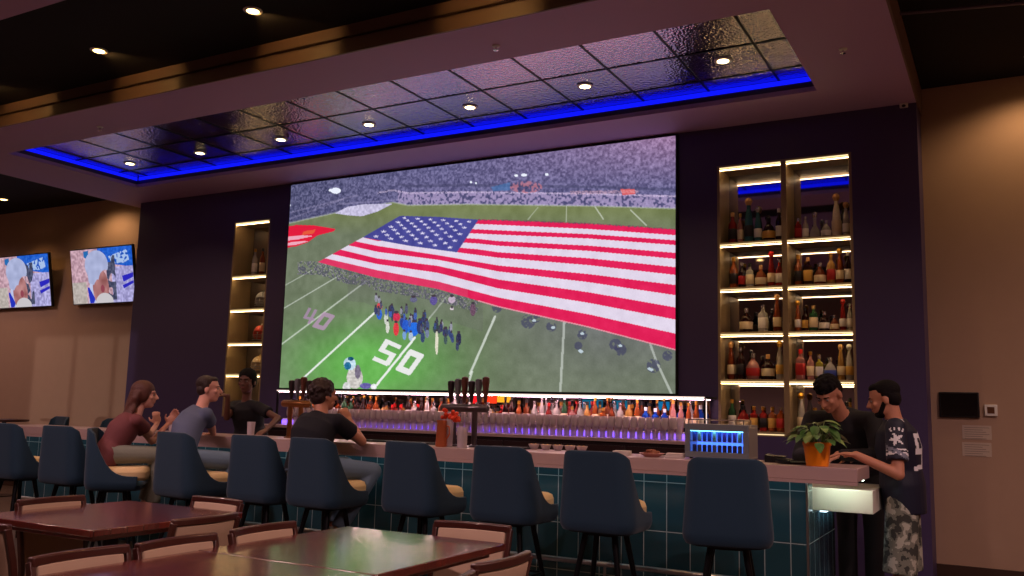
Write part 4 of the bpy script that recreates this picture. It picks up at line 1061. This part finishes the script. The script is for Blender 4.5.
        for s in 'LR':
            if 'hip' + s in J and shoe:
                S2 = MB(); a_ = J['ank' + s]; S2.ell(a_ + f * .01 - Vector((0, 0, .03)), (.045, .055, .045), frame(f, (0, 0, 1))); S2.ell(a_ + f * .10 - Vector((0, 0, .052)), (.046, .105, .032), frame(f, (0, 0, 1)))
                rem(S2.build('shoe', shoe, t), .007, 1)
    # face details
    for sx in (-1, 1):
        MB().ell(H(sx * .030, .0815, .004), (.0125, .008, .0065), hr, 8, 12).build('eye', mat('eye_white', (168, 152, 144), .25), t)
        MB().ell(H(sx * .030, .0885, .004), (.0055, .003, .0055), hr, 6, 10).build('iris', mat('dark_iris', (30, 20, 16), .2), t)
        MB().capsule(H(sx * .016, .091, .024), H(sx * .046, .080, .026), .0045, .003, 6).build('eyebrow', hair, t)
    MB().capsule(H(-.016, .0955, -.0585), H(.016, .0955, -.0585), .003, .003, 6).build('lips', mat('lip_tone', (130, 62, 58), .5), t)
    if beard:
        Q = MB(); Q.ell(H(0, .046, -.088), (.043, .043, .030), hr)
        for sx in (-1, 1): Q.capsule(H(sx * .062, .012, -.03), H(sx * .036, .05, -.085), .016, .018, 8)
        Q.capsule(H(-.024, .090, -.046), H(.024, .090, -.046), .0055, .0055, 6)
        rem(Q.build('beard', beard, t), .006, 1)
    # hair
    Q = MB(); rr = random.Random(len(label))
    if hairstyle == 'long':
        Q.ell(H(0, -.024, .045), (.092, .106, .090), hr); Q.ell(H(0, -.070, -.03), (.092, .07, .12), hr)
        for sx in (-1, 1): Q.ell(H(sx * .058, -.01, .015), (.036, .06, .085), hr)
        for k in range(15):
            a = PI + (k - 7) / 7 * 1.45; x0, y0 = math.sin(a) * .080, math.cos(a) * .080 - .025
            pts = [H(-x0, y0, .02)]
            for j in range(1, 10):
                wv = .013 * math.sin(j * 1.9 + k); q = H(-x0 * (1 + .085 * j) + wv, y0 - .004 * j + wv * .6, .02 - .0)
                q = q - Vector((0, 0, .052 * j)) - f * (.010 * j); pts.append(q)
            for i_, (a_, b_) in enumerate(zip(pts, pts[1:])): Q.capsule(a_, b_, .026 - .0012 * i_, .025 - .0012 * i_, 8)
        vx = .0065
    elif hairstyle == 'bun':
        Q.ell(H(0, -.02, .046), (.084, .100, .082), hr); Q.ell(H(0, -.05, -.01), (.080, .055, .07), hr); Q.ell(H(0, -.09, .05), (.045, .04, .045), hr); vx = .0065
        for sx in (-1, 1): Q.ell(H(sx * .055, -.02, .01), (.032, .05, .06), hr)
    elif hairstyle == 'curly':
        Q.ell(H(0, -.02, .046), (.084, .098, .084), hr); Q.ell(H(0, -.05, -.015), (.078, .055, .07), hr)
        for k in range(150):
            v = Vector((rr.gauss(0, 1), rr.gauss(0, 1), rr.gauss(0, 1))).normalized()
            if v.y > .45 and v.z < .5: continue
            if v.z < -.65: continue
            Q.ell(H(v.x * .083, -.022 + v.y * .096, .034 + v.z * .090), (.015, .015, .015), hr, 5, 8)
        vx = .006
    elif hairstyle == 'top':      # fuller on top, short sides
        Q.ell(H(0, -.010, .068), (.078, .098, .070), hr); Q.ell(H(0, .045, .085), (.060, .045, .036), hr); Q.ell(H(0, -.035, .02), (.080, .082, .08), hr)
        for k in range(70):
            v = Vector((rr.gauss(0, 1), rr.gauss(0, 1), abs(rr.gauss(0, 1)))).normalized(); Q.ell(H(v.x * .074, v.y * .092, .066 + v.z * .068), (.013, .016, .012), hr, 5, 8)
        vx = .006
    else:                          # short
        Q.ell(H(0, -.026, .050), (.080, .094, .074), hr); Q.ell(H(0, -.052, -.005), (.077, .056, .066), hr); Q.ell(H(0, .030, .084), (.056, .046, .030), hr)
        for sx in (-1, 1): Q.ell(H(sx * .062, -.020, .03), (.020, .036, .04), hr)
        vx = .006
    rem(Q.build('hair', hair, t), vx, 1)
    return t
def up(v): return Vector((0, 0, v))
sk_fair = mat('fair_skin', (214, 156, 138), .5); sk_tan = mat('tan_skin', (190, 130, 104), .5); sk_dark = mat('brown_skin', (104, 66, 54), .5)
h_brown = mat('brown_hair', (84, 44, 34), .5, bump=.5, bscale=120); h_dark = mat('dark_brown_hair', (44, 26, 24), .5, bump=.5, bscale=120); h_black = mat('black_hair', (16, 12, 15), .8, spec=.2, bump=.4, bscale=140)
jeans = mat('blue_grey_jeans', (92, 112, 132), .8, bump=.3, bscale=160, var=.15)
def setup(pel, chest, neck, head, f, sw=.185, drop=.035):
    f = Vector(f); f.z = 0; f.normalize(); r = f.cross(Vector((0, 0, 1)))
    J = {'pelvis': pel, 'chest': chest, 'neck': neck, 'head': head}
    J['shL'] = Vector(neck) - r * (sw * PS) - up(.055 * PS); J['shR'] = Vector(neck) + r * (sw * PS) - up(.055 * PS)
    J['hipL'] = Vector(pel) - r * .09 * PS; J['hipR'] = Vector(pel) + r * .09 * PS
    return J, f, r
def arm(J, s, wrist, hand_dir, bend, up_l=.285, fo_l=.25):
    """two-bone solve: elbow pushed toward 'bend'"""
    up_l *= PS; fo_l *= PS
    a = Vector(J['sh' + s]); w = Vector(wrist); d = w - a; L_ = d.length
    if L_ > (up_l + fo_l) * .995: w = a + d.normalized() * (up_l + fo_l) * .995; d = w - a; L_ = d.length
    x = (up_l ** 2 - fo_l ** 2 + L_ ** 2) / (2 * L_); h = math.sqrt(max(0, up_l ** 2 - x * x)); n = d.normalized()
    b = Vector(bend); b = (b - n * b.dot(n)).normalized()
    J['el' + s] = a + n * x + b * h; J['wr' + s] = w; J['ha' + s] = w + Vector(hand_dir).normalized() * .09 * PS
def leg(J, s, k, a):
    """knee and ankle offsets from the pelvis in body lengths: right, forward, up"""
    q = 1 if s == 'R' else -1
    J['kne' + s] = J['pelvis'] + rv * (k[0] * q * PS) + fv * (k[1] * PS) + up(k[2] * PS)
    J['ank' + s] = J['pelvis'] + rv * (a[0] * q * PS) + fv * (a[1] * PS) + up(a[2] * PS)

# woman with long wavy hair
f = (.55, .83, 0)
pel = Vector((-8.36, 6.38, .87)); ne = P(136, 414, 6.62); hd = P(145, 395, 6.70)
J, fv, rv = setup(pel, pel.lerp(ne, .58) - Vector(f) * .02, ne, hd, f, .155)
arm(J, 'R', P(157, 424, 6.98), (-.15, -.05, .9), (.25, .1, -1), .26, .23)
arm(J, 'L', P(168, 424, 7.10), (.25, .35, .8), (.2, -.2, -1), .26, .23)
leg(J, 'R', (.10, .42, -.01), (.11, .38, -.44)); leg(J, 'L', (.10, .42, -.01), (.11, .34, -.44))
person('woman with long wavy brown hair in a maroon top, elbows on the bar', J, sk_fair, mat('maroon_top', (112, 58, 62), .8, bump=.2, bscale=60), mat('grey_green_trousers', (126, 128, 116), .8, bump=.2), h_brown, 'long', f, Vector((.75, .66, -.02)), female=True,
       curls=(.5, 1.2), sleeve=.6, shoe=mat('white_shoe', (210, 205, 198), .5), handn=((-.6, .6, .2), (.7, -.6, .1)))
# man in grey-blue shirt
f = (.45, .89, 0)
pel = Vector((-7.32, 6.42, .87)); ne = P(200, 408, 6.86); hd = P(209, 389, 6.98)
J, fv, rv = setup(pel, pel.lerp(ne, .55) - Vector(f) * .05, ne, hd, f, .20)
arm(J, 'R', P(214, 436, 7.26), (-.8, .3, .05), (.8, -.1, -.6)); arm(J, 'L', P(204, 436, 7.34), (.8, .4, .0), (-1, 0, -.4))
leg(J, 'R', (.17, .43, -.02), (.17, .26, -.44)); leg(J, 'L', (.14, .43, -.02), (.14, .34, -.44))
person('man in grey-blue t-shirt and jeans leaning on the bar', J, sk_fair, mat('grey_blue_tshirt', (84, 92, 120), .8, bump=.15, bscale=50), jeans, h_dark, 'short', f, Vector((.78, .62, .0)), curls=(.6, .7), shoe=mat('white_shoe', (210, 205, 198), .5))
# standing bartender at the left
PS = 1.3
f = (-.1, -1, 0)
hd = P(247, 381, 8.35); ne = P(246, 401, 8.40); pel = Vector((ne.x + .0, 8.52, .93 * PS + F))
J, fv, rv = setup(pel, pel.lerp(ne, .6), ne, hd, f, .175)
arm(J, 'R', P(228, 396, 8.0), (-.7, -.3, .15), (-.3, .2, -1)); arm(J, 'L', P(266, 430, 8.1), (.1, -.8, -.3), (1, .2, -.3))
leg(J, 'R', (.09, 0, -.43), (.09, 0, -.86)); leg(J, 'L', (.09, 0, -.43), (.09, 0, -.86))
person('bartender in black with tied-back dark hair reaching toward the guests', J, sk_dark, mat('black_tshirt', (20, 18, 26), .8), mat('black_trousers', (18, 17, 22), .8), h_black, 'bun', f, Vector((.35, -.9, -.1)), female=True, curls=(.4, .3), shoe=mat('black_shoe', (14, 14, 16), .5), wide=1.1, PS=1.3)
PS = 1.28
# man seen from behind
f = (.28, .96, 0)
pel = Vector((-5.78, 6.55, .87)); ne = P(322, 414, 6.84); hd = P(324, 395, 6.90)
J, fv, rv = setup(pel, pel.lerp(ne, .55) - Vector(f) * .04, ne, hd, f, .215)
arm(J, 'R', P(349, 420, 7.16), (-.55, -.05, .75), (.7, .25, -.8)); arm(J, 'L', P(300, 445, 7.22), (.5, .8, 0), (-.4, 0, -1))
leg(J, 'R', (.22, .43, -.04), (.19, .16, -.46)); leg(J, 'L', (.14, .44, -.02), (.13, .34, -.46))
person('man seen from behind in a black t-shirt, hand raised to his mouth', J, sk_tan, mat('black_blue_tshirt', (14, 14, 26), .9, bump=.15, bscale=50), jeans, h_dark, 'curly', f, Vector((.35, .93, -.02)), curls=(.6, 1.1), shoe=mat('white_shoe', (210, 205, 198), .5), handn=((0, 0, 1), (.7, -.6, .3)), wide=1.12, PS=1.28)
PS = 1.3
# bartender bending over behind the plant
f = (-.15, -1, 0)
hd = P(829, 394, 8.30); ne = P(842, 412, 8.50); pel = Vector((ne.x + .08, 8.85, .95 * PS + F))
J, fv, rv = setup(pel, pel.lerp(ne, .6) + Vector((0, .03, 0)), ne, hd, f, .205)
arm(J, 'R', P(812, 452, 8.1), (.3, -.6, -.3), (-.5, 0, -1)); arm(J, 'L', P(838, 455, 8.15), (-.5, -.6, -.3), (1, .1, -.2))
leg(J, 'R', (.09, 0, -.43), (.09, 0, -.86)); leg(J, 'L', (.09, 0, -.43), (.09, 0, -.86))
person('bartender in a black shirt looking down behind the potted plant', J, sk_tan, mat('black_tshirt', (20, 18, 26), .8), mat('black_trousers', (18, 17, 22), .8), h_black, 'top', f, Vector((-.32, -.80, -.62)), hup=(-.2, -.5, .9), curls=(.7, .7), shoe=mat('black_shoe', (14, 14, 16), .5), wide=1.12, PS=1.3, long_sleeve=True)
PS = 1.26
camo = mat('grey_camouflage', (118, 116, 104), .85)
_nt = camo.node_tree; _n = _nt.nodes.new('ShaderNodeTexNoise'); _n.inputs['Scale'].default_value = 16; _n.inputs['Detail'].default_value = 3
_tc = _nt.nodes.new('ShaderNodeTexCoord'); _nt.links.new(_tc.outputs['Object'], _n.inputs['Vector'])
_r = _nt.nodes.new('ShaderNodeValToRGB'); _r.color_ramp.interpolation = 'CONSTANT'; _r.color_ramp.elements[0].color = lin((58, 60, 56)); _r.color_ramp.elements[1].position = .46; _r.color_ramp.elements[1].color = lin((120, 122, 110))
_e = _r.color_ramp.elements.new(.56); _e.color = lin((176, 176, 162))
_nt.links.new(_n.outputs['Fac'], _r.inputs[0]); _nt.links.new(_r.outputs[0], _nt.nodes['Principled BSDF'].inputs['Base Color'])
# man in the jersey
f = (-.93, -.10, 0)
hd = P(884, 399, 8.15); ne = P(895, 419, 8.17); pel = P(903, 497, 8.2); pel.z = .85 * PS + F
J, fv, rv = setup(pel, pel.lerp(ne, .6), ne, hd, f, .20)
arm(J, 'L', P(856, 455, 7.78), (-.95, -.15, .05), (.3, -.2, -1), .30, .27); arm(J, 'R', P(862, 458, 8.35), (-.9, .0, -.1), (.3, .2, -1), .30, .27)
def jersey(o, J, f, r, org):
    me = o.data
    me.materials.append(mat('white_jersey_print', (228, 228, 234), .7)); me.materials.append(mat('silver_jersey_print', (120, 126, 144), .6))
    sh, el = J['shL'], J['elL']; ax = (el - sh).normalized(); Ls = (el - sh).length
    out = (-r); 
    side = out - ax * out.dot(ax); side.normalize(); fr = ax.cross(side)
    ne, pe = J['neck'], J['pelvis']
    for p in me.polygons:
        c = p.center; s = (c - sh).dot(ax) / Ls; q = (c - sh) - ax * ((c - sh).dot(ax)); rad = q.length; mi = 0
        if 0.05 < s < .75 and rad < .085:
            a = math.atan2(q.dot(fr), q.dot(side))
            if .56 < s < .62 or .50 < s < .525: mi = 1
            # five pointed star on the upper sleeve with diagonal bars
            u, v = a * .06, (s - .30) * Ls
            ang = math.atan2(v, u); rr_ = math.hypot(u, v)
            if rr_ < .044 * (.62 + .38 * math.cos(5 * ang)): mi = 1
            elif abs(v + u * .5 - .075) < .010 or abs(v + u * .5 - .092) < .005: mi = 2
            elif s < .12 and abs(u) < .05 and (int((u + .05) / .0125) % 2 == 0): mi = 1
        # numerals on shoulder top and back, sides
        t_ = (c - pe).dot((ne - pe).normalized()) / (ne - pe).length
        lx = (c - ne).dot(r); ly = (c - ne).dot(f)
        if ly < -.07 and .28 < t_ < .80:
            u = lx / .30 + .5; v = (.80 - t_) / .52
            if 0.06 < u < .94:
                dgt = 0 if u < .5 else 1; uu = (u - .06 - .46 * dgt) / .40
                if 0 < uu < 1:
                    if dgt == 0: on = uu > .7 or v < .14 or uu < .3 and v < .5 or abs(v - .5) < .08 or v > .88
                    else: on = v < .14 or v > .88 or (uu < .28) or (uu > .72) 
                    if on: mi = 1
        if t_ > .86 and .06 < abs(lx) < .15 and abs(ly) < .05:
            uu = (abs(lx) - .06) / .09; vv = (ly + .05) / .10
            if uu < .25 or uu > .75 or vv < .2 or vv > .8: mi = 1
        if mi: p.material_index = mi
leg(J, 'R', (.11, 0, -.40), (.12, -.02, -.76)); leg(J, 'L', (.11, .04, -.40), (.12, .02, -.76))
person('man in a dark navy sports jersey and camouflage shorts at the bar end', J, sk_tan, mat('navy_jersey', (18, 22, 46), .6, bump=.1, bscale=40),
       camo, h_black, 'short', f, Vector((-.95, -.12, -.28)), curls=(.4, .4), legs='short', sleeve=.72, low=.10, shirtcol=jersey, beard=h_black, shoe=mat('grey_shoe', (80, 80, 84), .5), wide=1.12, PS=1.26)
# ------------------------------------------------------------------ things on the bar
BZ = 1.07
# small fridge
t = thing('countertop_fridge', 'small silver countertop fridge with blue lit cans on the bar', 'fridge', (-2.16, 7.48, BZ))
cv = MB(); cv.box(-.27, .27, .012, .30, .01, .025); cv.box(-.27, .27, .012, .30, .275, .29); cv.box(-.27, -.25, .012, .30, .025, .275); cv.box(.25, .27, .012, .30, .025, .275); cv.box(-.25, .25, .285, .30, .025, .275)
cv.build('cabinet', mat('silver_cabinet', (178, 168, 158), .35, metal=.5), t, bevel=.004)
fm2 = MB(); fm2.box(-.27, .27, -.012, .010, .01, .06); fm2.box(-.27, .27, -.012, .010, .235, .29); fm2.box(-.27, -.225, -.012, .010, .06, .235); fm2.box(.225, .27, -.012, .010, .06, .235)
dr = fm2.build('door', mat('grey_door_frame', (120, 128, 136), .35, metal=.3), t, bevel=.003)
MB().box(-.225, .225, -.004, 0, .06, .235).build('glass_pane', mat('thin_glass', (245, 250, 255), .02, trans=.97, ior=1.1), dr, smooth=0)
MB().box(-.245, .245, .26, .275, .03, .27).build('light_panel', emis('blue_white_light', (70, 120, 255), 2.2), t, smooth=0)
MB().box(-.24, .24, .03, .04, .228, .238).build('light_strip', emis('cyan_light', (120, 230, 255), 5.0), t, smooth=0)
MB().box(-.248, .248, .02, .25, .142, .147).build('wire_shelf', m_chrome, t)
r = MB(); r.path([(-.25, .03, .29), (-.25, .03, .325), (.22, .03, .325), (.22, .03, .29)], .005); r.path([(-.25, .27, .29), (-.25, .27, .325), (.22, .27, .325), (.22, .27, .29)], .005)
r.build('top_rail', m_chrome, t)
for s in (-1, 1):
    for yy in (.04, .27): MB().lathe([(.015, 0), (.012, .01)], c=(s * .23, yy, 0), seg=10).build('foot', m_black_pl, t)
canm = [mat('blue_can', (40, 70, 200), .3, metal=.4), mat('silver_can', (200, 205, 215), .3, metal=.6), mat('violet_can', (130, 60, 200), .3, metal=.4)]
can0 = {}
for rz_, z in enumerate((.025, .147)):
    for i in range(11):
        k = [0, 1, 0, 0, 1, 0, 2, 0, 2, 1, 2][i]; loc = (-2.16 - .215 + i * .043, 7.48 + .09, BZ + z)
        lb = '%s drink can, %s from the left on the %s shelf of the small fridge' % (['blue', 'silver', 'violet'][k], ORD[i], ['lower', 'upper'][rz_])
        if k not in can0:
            o = MB().lathe([(.013, 0), (.0185, .004), (.0185, .082), (.015, .09), (.014, .091)], seg=12).build('drink_can', canm[k]); o.location = loc
            tag(o, lb, 'can', 'cans in the small fridge'); can0[k] = o
        else:
            o = can0[k].copy(); C.objects.link(o); o.location = loc; o['label'] = lb
# potted plant
pp = Vector((-1.315, 7.27, BZ))
t = thing('potted_plant', 'leafy green plant in an orange pot on the bar', 'plant', pp); t.scale = (1, 1, .84)
MB().lathe([(.078, 0), (.082, .004), (.100, .185), (.106, .187), (.108, .215), (.100, .216), (.092, .19), (.004, .185)], seg=32).build('pot', mat('orange_pot_glaze', (244, 140, 20), .4), t)
MB().lathe([(.004, .184), (.09, .186), (.088, .192), (.004, .198)], seg=24).build('soil', mat('dark_soil', (40, 28, 20), .9, bump=.4), t)
m_leaf = mat('green_leaf', (66, 104, 48), .4, var=.35, vscale=9); m_leaf2 = mat('pale_green_leaf', (112, 138, 72), .4, var=.3, vscale=9)
rnd = random.Random(5)
for i in range(46):
    a = i * 2.399 + rnd.uniform(-.3, .3); rad = .05 + .155 * math.sqrt((i + 1) / 46) ; h = .20 + .20 * (1 - (rad / .21) ** 2) + rnd.uniform(-.02, .05)
    base = Vector((.03 * math.cos(a), .03 * math.sin(a), .19)); tip0 = Vector((rad * math.cos(a) * .75, rad * math.sin(a) * .75, h))
    L_, W_ = rnd.uniform(.09, .13), rnd.uniform(.034, .046)
    dirv = Vector((math.cos(a), math.sin(a), rnd.uniform(-.55, .25))).normalized(); sd = Vector((-math.sin(a), math.cos(a), rnd.uniform(-.2, .2))).normalized(); up = sd.cross(dirv) * -1
    vs = []; fs = []; m = 8
    for j in range(m + 1):
        s = j / m; wv = W_ * math.sin(PI * min(1, s * .96 + .02)) ** .7 * (1 - .25 * s)
        c_ = tip0 + dirv * (L_ * s) + Vector((0, 0, -.045 * s * s))
        for q, lift in ((-1, .010), (-.5, .004), (0, 0), (.5, .004), (1, .010)): vs.append(c_ + sd * (wv * q) + up * lift * math.sin(PI * s))
    for j in range(m):
        for k in range(4): b_i = j * 5 + k; fs.append((b_i, b_i + 1, b_i + 6, b_i + 5))
    lf = MB().add(vs, fs); lf.capsule(base, tip0, .0028, .002, 6)
    o = lf.build('leaf', m_leaf if i % 3 else m_leaf2, t)
# beer tap towers
def taps(x, y, n, label, body, sp=.075, tall=1.0):
    t = thing('beer_tap_tower', label, 'beer taps', (x, y, BZ))
    w = sp * (n - 1) / 2
    MB().lathe([(.055, 0), (.055, .01), (.035, .02)], c=(-w * .6, 0, 0), seg=20).tube((-w * .6, 0, .01), (-w * .6, 0, .36), .028).build('post', body, t)
    MB().lathe([(.055, 0), (.055, .01), (.035, .02)], c=(w * .6, 0, 0), seg=20).tube((w * .6, 0, .01), (w * .6, 0, .36), .028).build('post', body, t)
    MB().capsule((-w - .04, 0, .37), (w + .04, 0, .37), .04).build('manifold', body, t)
    for i in range(n):
        xx = -w + i * sp
        f = MB().capsule((xx, .02, .37), (xx, .10, .36), .012).capsule((xx, .10, .36), (xx, .115, .29), .011).tube((xx, .06, .37), (xx, .06, .43), .008).build('faucet', m_chrome, t)
        hh = (.20 + .04 * ((i * 7) % 3) / 2) * tall
        MB().lathe([(.010, .42), (.014, .44), (.024, .44 + hh * .35), (.034, .44 + hh * .8), (.032, .44 + hh * .95), (.014, .44 + hh)], c=(xx, .06, 0), seg=10, sq=4).build('tap_handle', [mat('dark_handle', (46, 32, 34), .4), mat('grey_handle', (98, 98, 104), .4), mat('brown_handle', (90, 50, 40), .4)][i % 3], t)
taps(-4.68, 7.54, 6, 'steel beer tap tower with tall dark handles, right of centre on the bar', mat('dark_steel', (96, 88, 92), .3, metal=.9), .080)
taps(-6.86, 7.55, 4, 'beer tap tower with wooden handles at the left, by the standing bartender', mat('bronze_metal', (150, 100, 60), .3, metal=.9), .085, .95)
# copper jug, garnish and cups around the taps
t = thing('copper_pitcher', 'tall copper coloured pitcher standing left of the beer taps', 'pitcher', P(441, 447, 7.30).xy.to_3d() + Vector((0, 0, BZ)))
MB().lathe([(.05, 0), (.056, .006), (.05, .12), (.046, .22), (.052, .25), (.049, .25), (.043, .22), (.047, .1), (.004, .01)], seg=24).build('body', mat('copper', (206, 112, 72), .3, metal=.6), t)
MB().path([(.05, 0, .2), (.085, 0, .19), (.09, 0, .12), (.055, 0, .07)], .007).build('handle', mat('copper', (0, 0, 0)), t)
t = thing('red_garnish_bunch', 'bunch of red-orange fruit garnish above the copper pitcher', 'garnish', P(449, 447, 7.36).xy.to_3d() + Vector((0, 0, BZ)))
MB().lathe([(.03, 0), (.032, .004), (.04, .26), (.038, .26), (.03, .01)], seg=16).build('holder', m_glass, t)
g = MB()
for i in range(26):
    g.ell((rnd.uniform(-.09, .09), rnd.uniform(-.05, .05), .29 + rnd.uniform(-.04, .06)), (.02, .02, .02), n=6, seg=10)
g.build('fruit', mat('red_orange_fruit', (226, 66, 30), .35, var=.3, vscale=20), t)
def onbar(px, Y): p = P(px, 445, Y); return (p.x, Y, BZ)
tumbler(onbar(462, 7.28), 'pale lilac drinking glass beside the copper pitcher', None, 1.5, mat('lilac_drink', (206, 180, 230), .2), key='lil')
# drinks in front of guests
tumbler(onbar(250, 7.32), 'tall glass of amber drink in front of the standing bartender', None, 1.25, mat('amber_drink', (226, 140, 60), .2, trans=.3), key='amb')
d1 = tumbler(onbar(171, 7.4), 'clear glass with pale drink between the woman and the man', None, 1.2, mat('pale_drink', (220, 190, 170), .2), key='pal')
# low garnish bowls and dishes behind the front edge
for i, px in enumerate([534, 546, 558, 570, 582]):
    loc = onbar(px, 7.68); lb = '%s low golden garnish bowl from the left near the middle of the bar' % ORD[i]
    if i == 0:
        o0 = thing('garnish_bowl', lb, 'bowl', loc, 0, 'garnish bowls on the bar')
        MB().lathe([(.03, 0), (.034, .003), (.055, .05), (.053, .051), (.03, .008), (.003, .007)], seg=18).build('bowl', m_glass, o0)
        q = MB()
        for k in range(9): q.ell((.026 * math.cos(k * .7), .026 * math.sin(k * .7), .035 + .004 * (k % 3)), (.014, .014, .012), n=6, seg=8)
        q.build('garnish', mat('golden_fruit', (222, 180, 96), .5, var=.3, vscale=30), o0)
    else: dup(o0, loc, 0, lb)
t = thing('bar_mat', 'long black rubber mat on the bar left of the beer taps', 'mat', (-5.45, 7.66, BZ))
MB().box(-.55, .45, -.09, .09, 0, .012).build('mat_base', m_black_pl, t, bevel=.003); MB().box(-.54, .44, -.08, .08, .012, .016).build('ribbed_face', mat('ribbed_rubber', (20, 18, 22), .6, bump=.6, bscale=120), t)
t = thing('bar_mat', 'black rubber mat on the bar between taps and golden bowls', 'mat', (-4.2, 7.66, BZ))
MB().box(-.25, .20, -.09, .09, 0, .012).build('mat_base', m_black_pl, t, bevel=.003); MB().box(-.24, .19, -.08, .08, .012, .016).build('ribbed_face', mat('ribbed_rubber', (0, 0, 0)), t)
for i, (px, lbl) in enumerate([(622, 'white folded napkin stack left of the brown dish on the bar'), (675, 'white folded napkin stack beside the fridge on the bar')]):
    x, y, z = onbar(px, 7.45)
    t = thing('napkin_stack', lbl, 'napkins', (x, y, z), .2)
    for k in range(3): MB().box(-.075 + .003 * k, .075, -.075, .075 - .004 * k, .001 + .013 * k, .012 + .013 * k).build('napkin', mat('white_napkin', (214, 200, 196), .8), t, bevel=.003)
x, y, z = onbar(652, 7.4)
t = thing('snack_dish', 'pinkish brown dish of snacks on the bar left of the fridge', 'dish', (x, y, z))
MB().lathe([(.06, 0), (.065, .004), (.11, .03), (.108, .032), (.06, .01), (.003, .009)], seg=24).build('plate', mat('pink_ceramic', (196, 140, 130), .35), t)
q = MB()
for k in range(16): q.ell((.05 * math.cos(k * 1.9) * (k % 4) / 3, .05 * math.sin(k * 1.9) * (k % 4) / 3, .03 + .01 * (k % 3)), (.022, .015, .012), n=6, seg=8)
q.build('snacks', mat('brown_snack', (140, 84, 60), .7, var=.3), t)
t = thing('payment_terminal', 'low black payment terminal right of the fridge on the bar', 'terminal', (-1.68, 7.62, BZ), .1)
MB().prism([(-.10, 0), (.10, 0), (.10, .02), (-.10, .06)], -.13, .13, Matrix.Rotation(PI / 2, 4, 'X') @ Matrix.Identity(4)).build('body', m_black_pl, t, bevel=.006)
MB().box(-.06, .06, -.10, .10, .045, .05).build('display', mat('dark_glass', (8, 8, 12), .1), t)
t = thing('serving_tray', 'black serving tray lying behind the plant on the bar', 'tray', (-1.52, 7.45, BZ), 0)
MB().lathe([(.13, 0), (.135, .003), (.15, .016), (.148, .018), (.13, .006), (.004, .005)], seg=32).build('tray_body', m_black_pl, t)
MB().lathe([(.125, .0055), (.126, .008), (.004, .009)], seg=28).build('grip_pad', mat('ribbed_rubber', (0, 0, 0)), t)

# ------------------------------------------------------------------ right wall items
a, c_ = P(939, 392, BY), P(980, 418, BY)
t = thing('wall_tablet', 'black rectangular tablet screen on the beige wall', 'tablet', ((a.x + c_.x) / 2, BY, (a.z + c_.z) / 2))
hw, hh = (c_.x - a.x) / 2, (a.z - c_.z) / 2
MB().box(-hw, hw, -.03, 0, -hh, hh).build('housing', m_black_pl, t, bevel=.006); MB().box(-hw + .015, hw - .015, -.032, -.03, -hh + .015, hh - .015).build('display', mat('dark_glass', (0, 0, 0)), t, smooth=0)
a, c_ = P(984, 404, BY), P(998, 417, BY)
t = thing('thermostat', 'small white square thermostat beside the black tablet', 'thermostat', ((a.x + c_.x) / 2, BY, (a.z + c_.z) / 2))
MB().box(-.058, .058, -.025, 0, -.058, .058).build('housing', m_white, t, bevel=.006); MB().box(-.032, .032, -.028, -.025, -.030, .034).build('display', mat('brown_display', (96, 62, 40), .3), t, bevel=.002)
for i, (za, zb, lb) in enumerate([(425, 440, 'upper pale paper notice under the wall tablet'), (442, 457, 'lower pale paper notice under the wall tablet')]):
    a, c_ = P(962, za, BY), P(992, zb, BY); hw, hh = (c_.x - a.x) / 2, (a.z - c_.z) / 2
    t = thing('paper_notice', lb, 'notice', ((a.x + c_.x) / 2, BY, (a.z + c_.z) / 2))
    MB().box(-hw, hw, -.003, 0, -hh, hh).build('sheet', mat('worn_paper', (196, 178, 162), .8), t, smooth=0)
    l = MB()
    for k in range(6): l.box(-hw + .02, hw - .02 - .03 * ((k * 5) % 3), -.0036, -.003, hh - .025 - k * .022, hh - .021 - k * .022)
    l.build('ruled_lines', mat('grey_ink', (120, 108, 100), .8), t, smooth=0)
# ------------------------------------------------------------------ faint ambient
wd = bpy.data.worlds.new('world'); bpy.context.scene.world = wd; wd.use_nodes = True
wd.node_tree.nodes['Background'].inputs[0].default_value = lin((90, 70, 110)); wd.node_tree.nodes['Background'].inputs[1].default_value = 0.05

# ------------------------------------------------------------------ closing pass: bases on the floor, then true size about the camera
roots = [o for o in list(bpy.context.scene.objects) if o.parent is None]
for o in roots:
    if o.type == 'EMPTY' and abs(o.location.z) < 1e-6 and o.name.split('.')[0] not in ('person',):
        o.location.z = F
        for ch in o.children: ch.location.z -= F
off = Vector((0, 0, 1.35 - KS * CAMZ))
for o in roots:
    if o.type == 'CAMERA':
        o.location = o.location * KS + off; continue
    o.location = o.location * KS + off
    o.scale = o.scale * KS
for l in bpy.data.lights: l.energy *= KS * KS
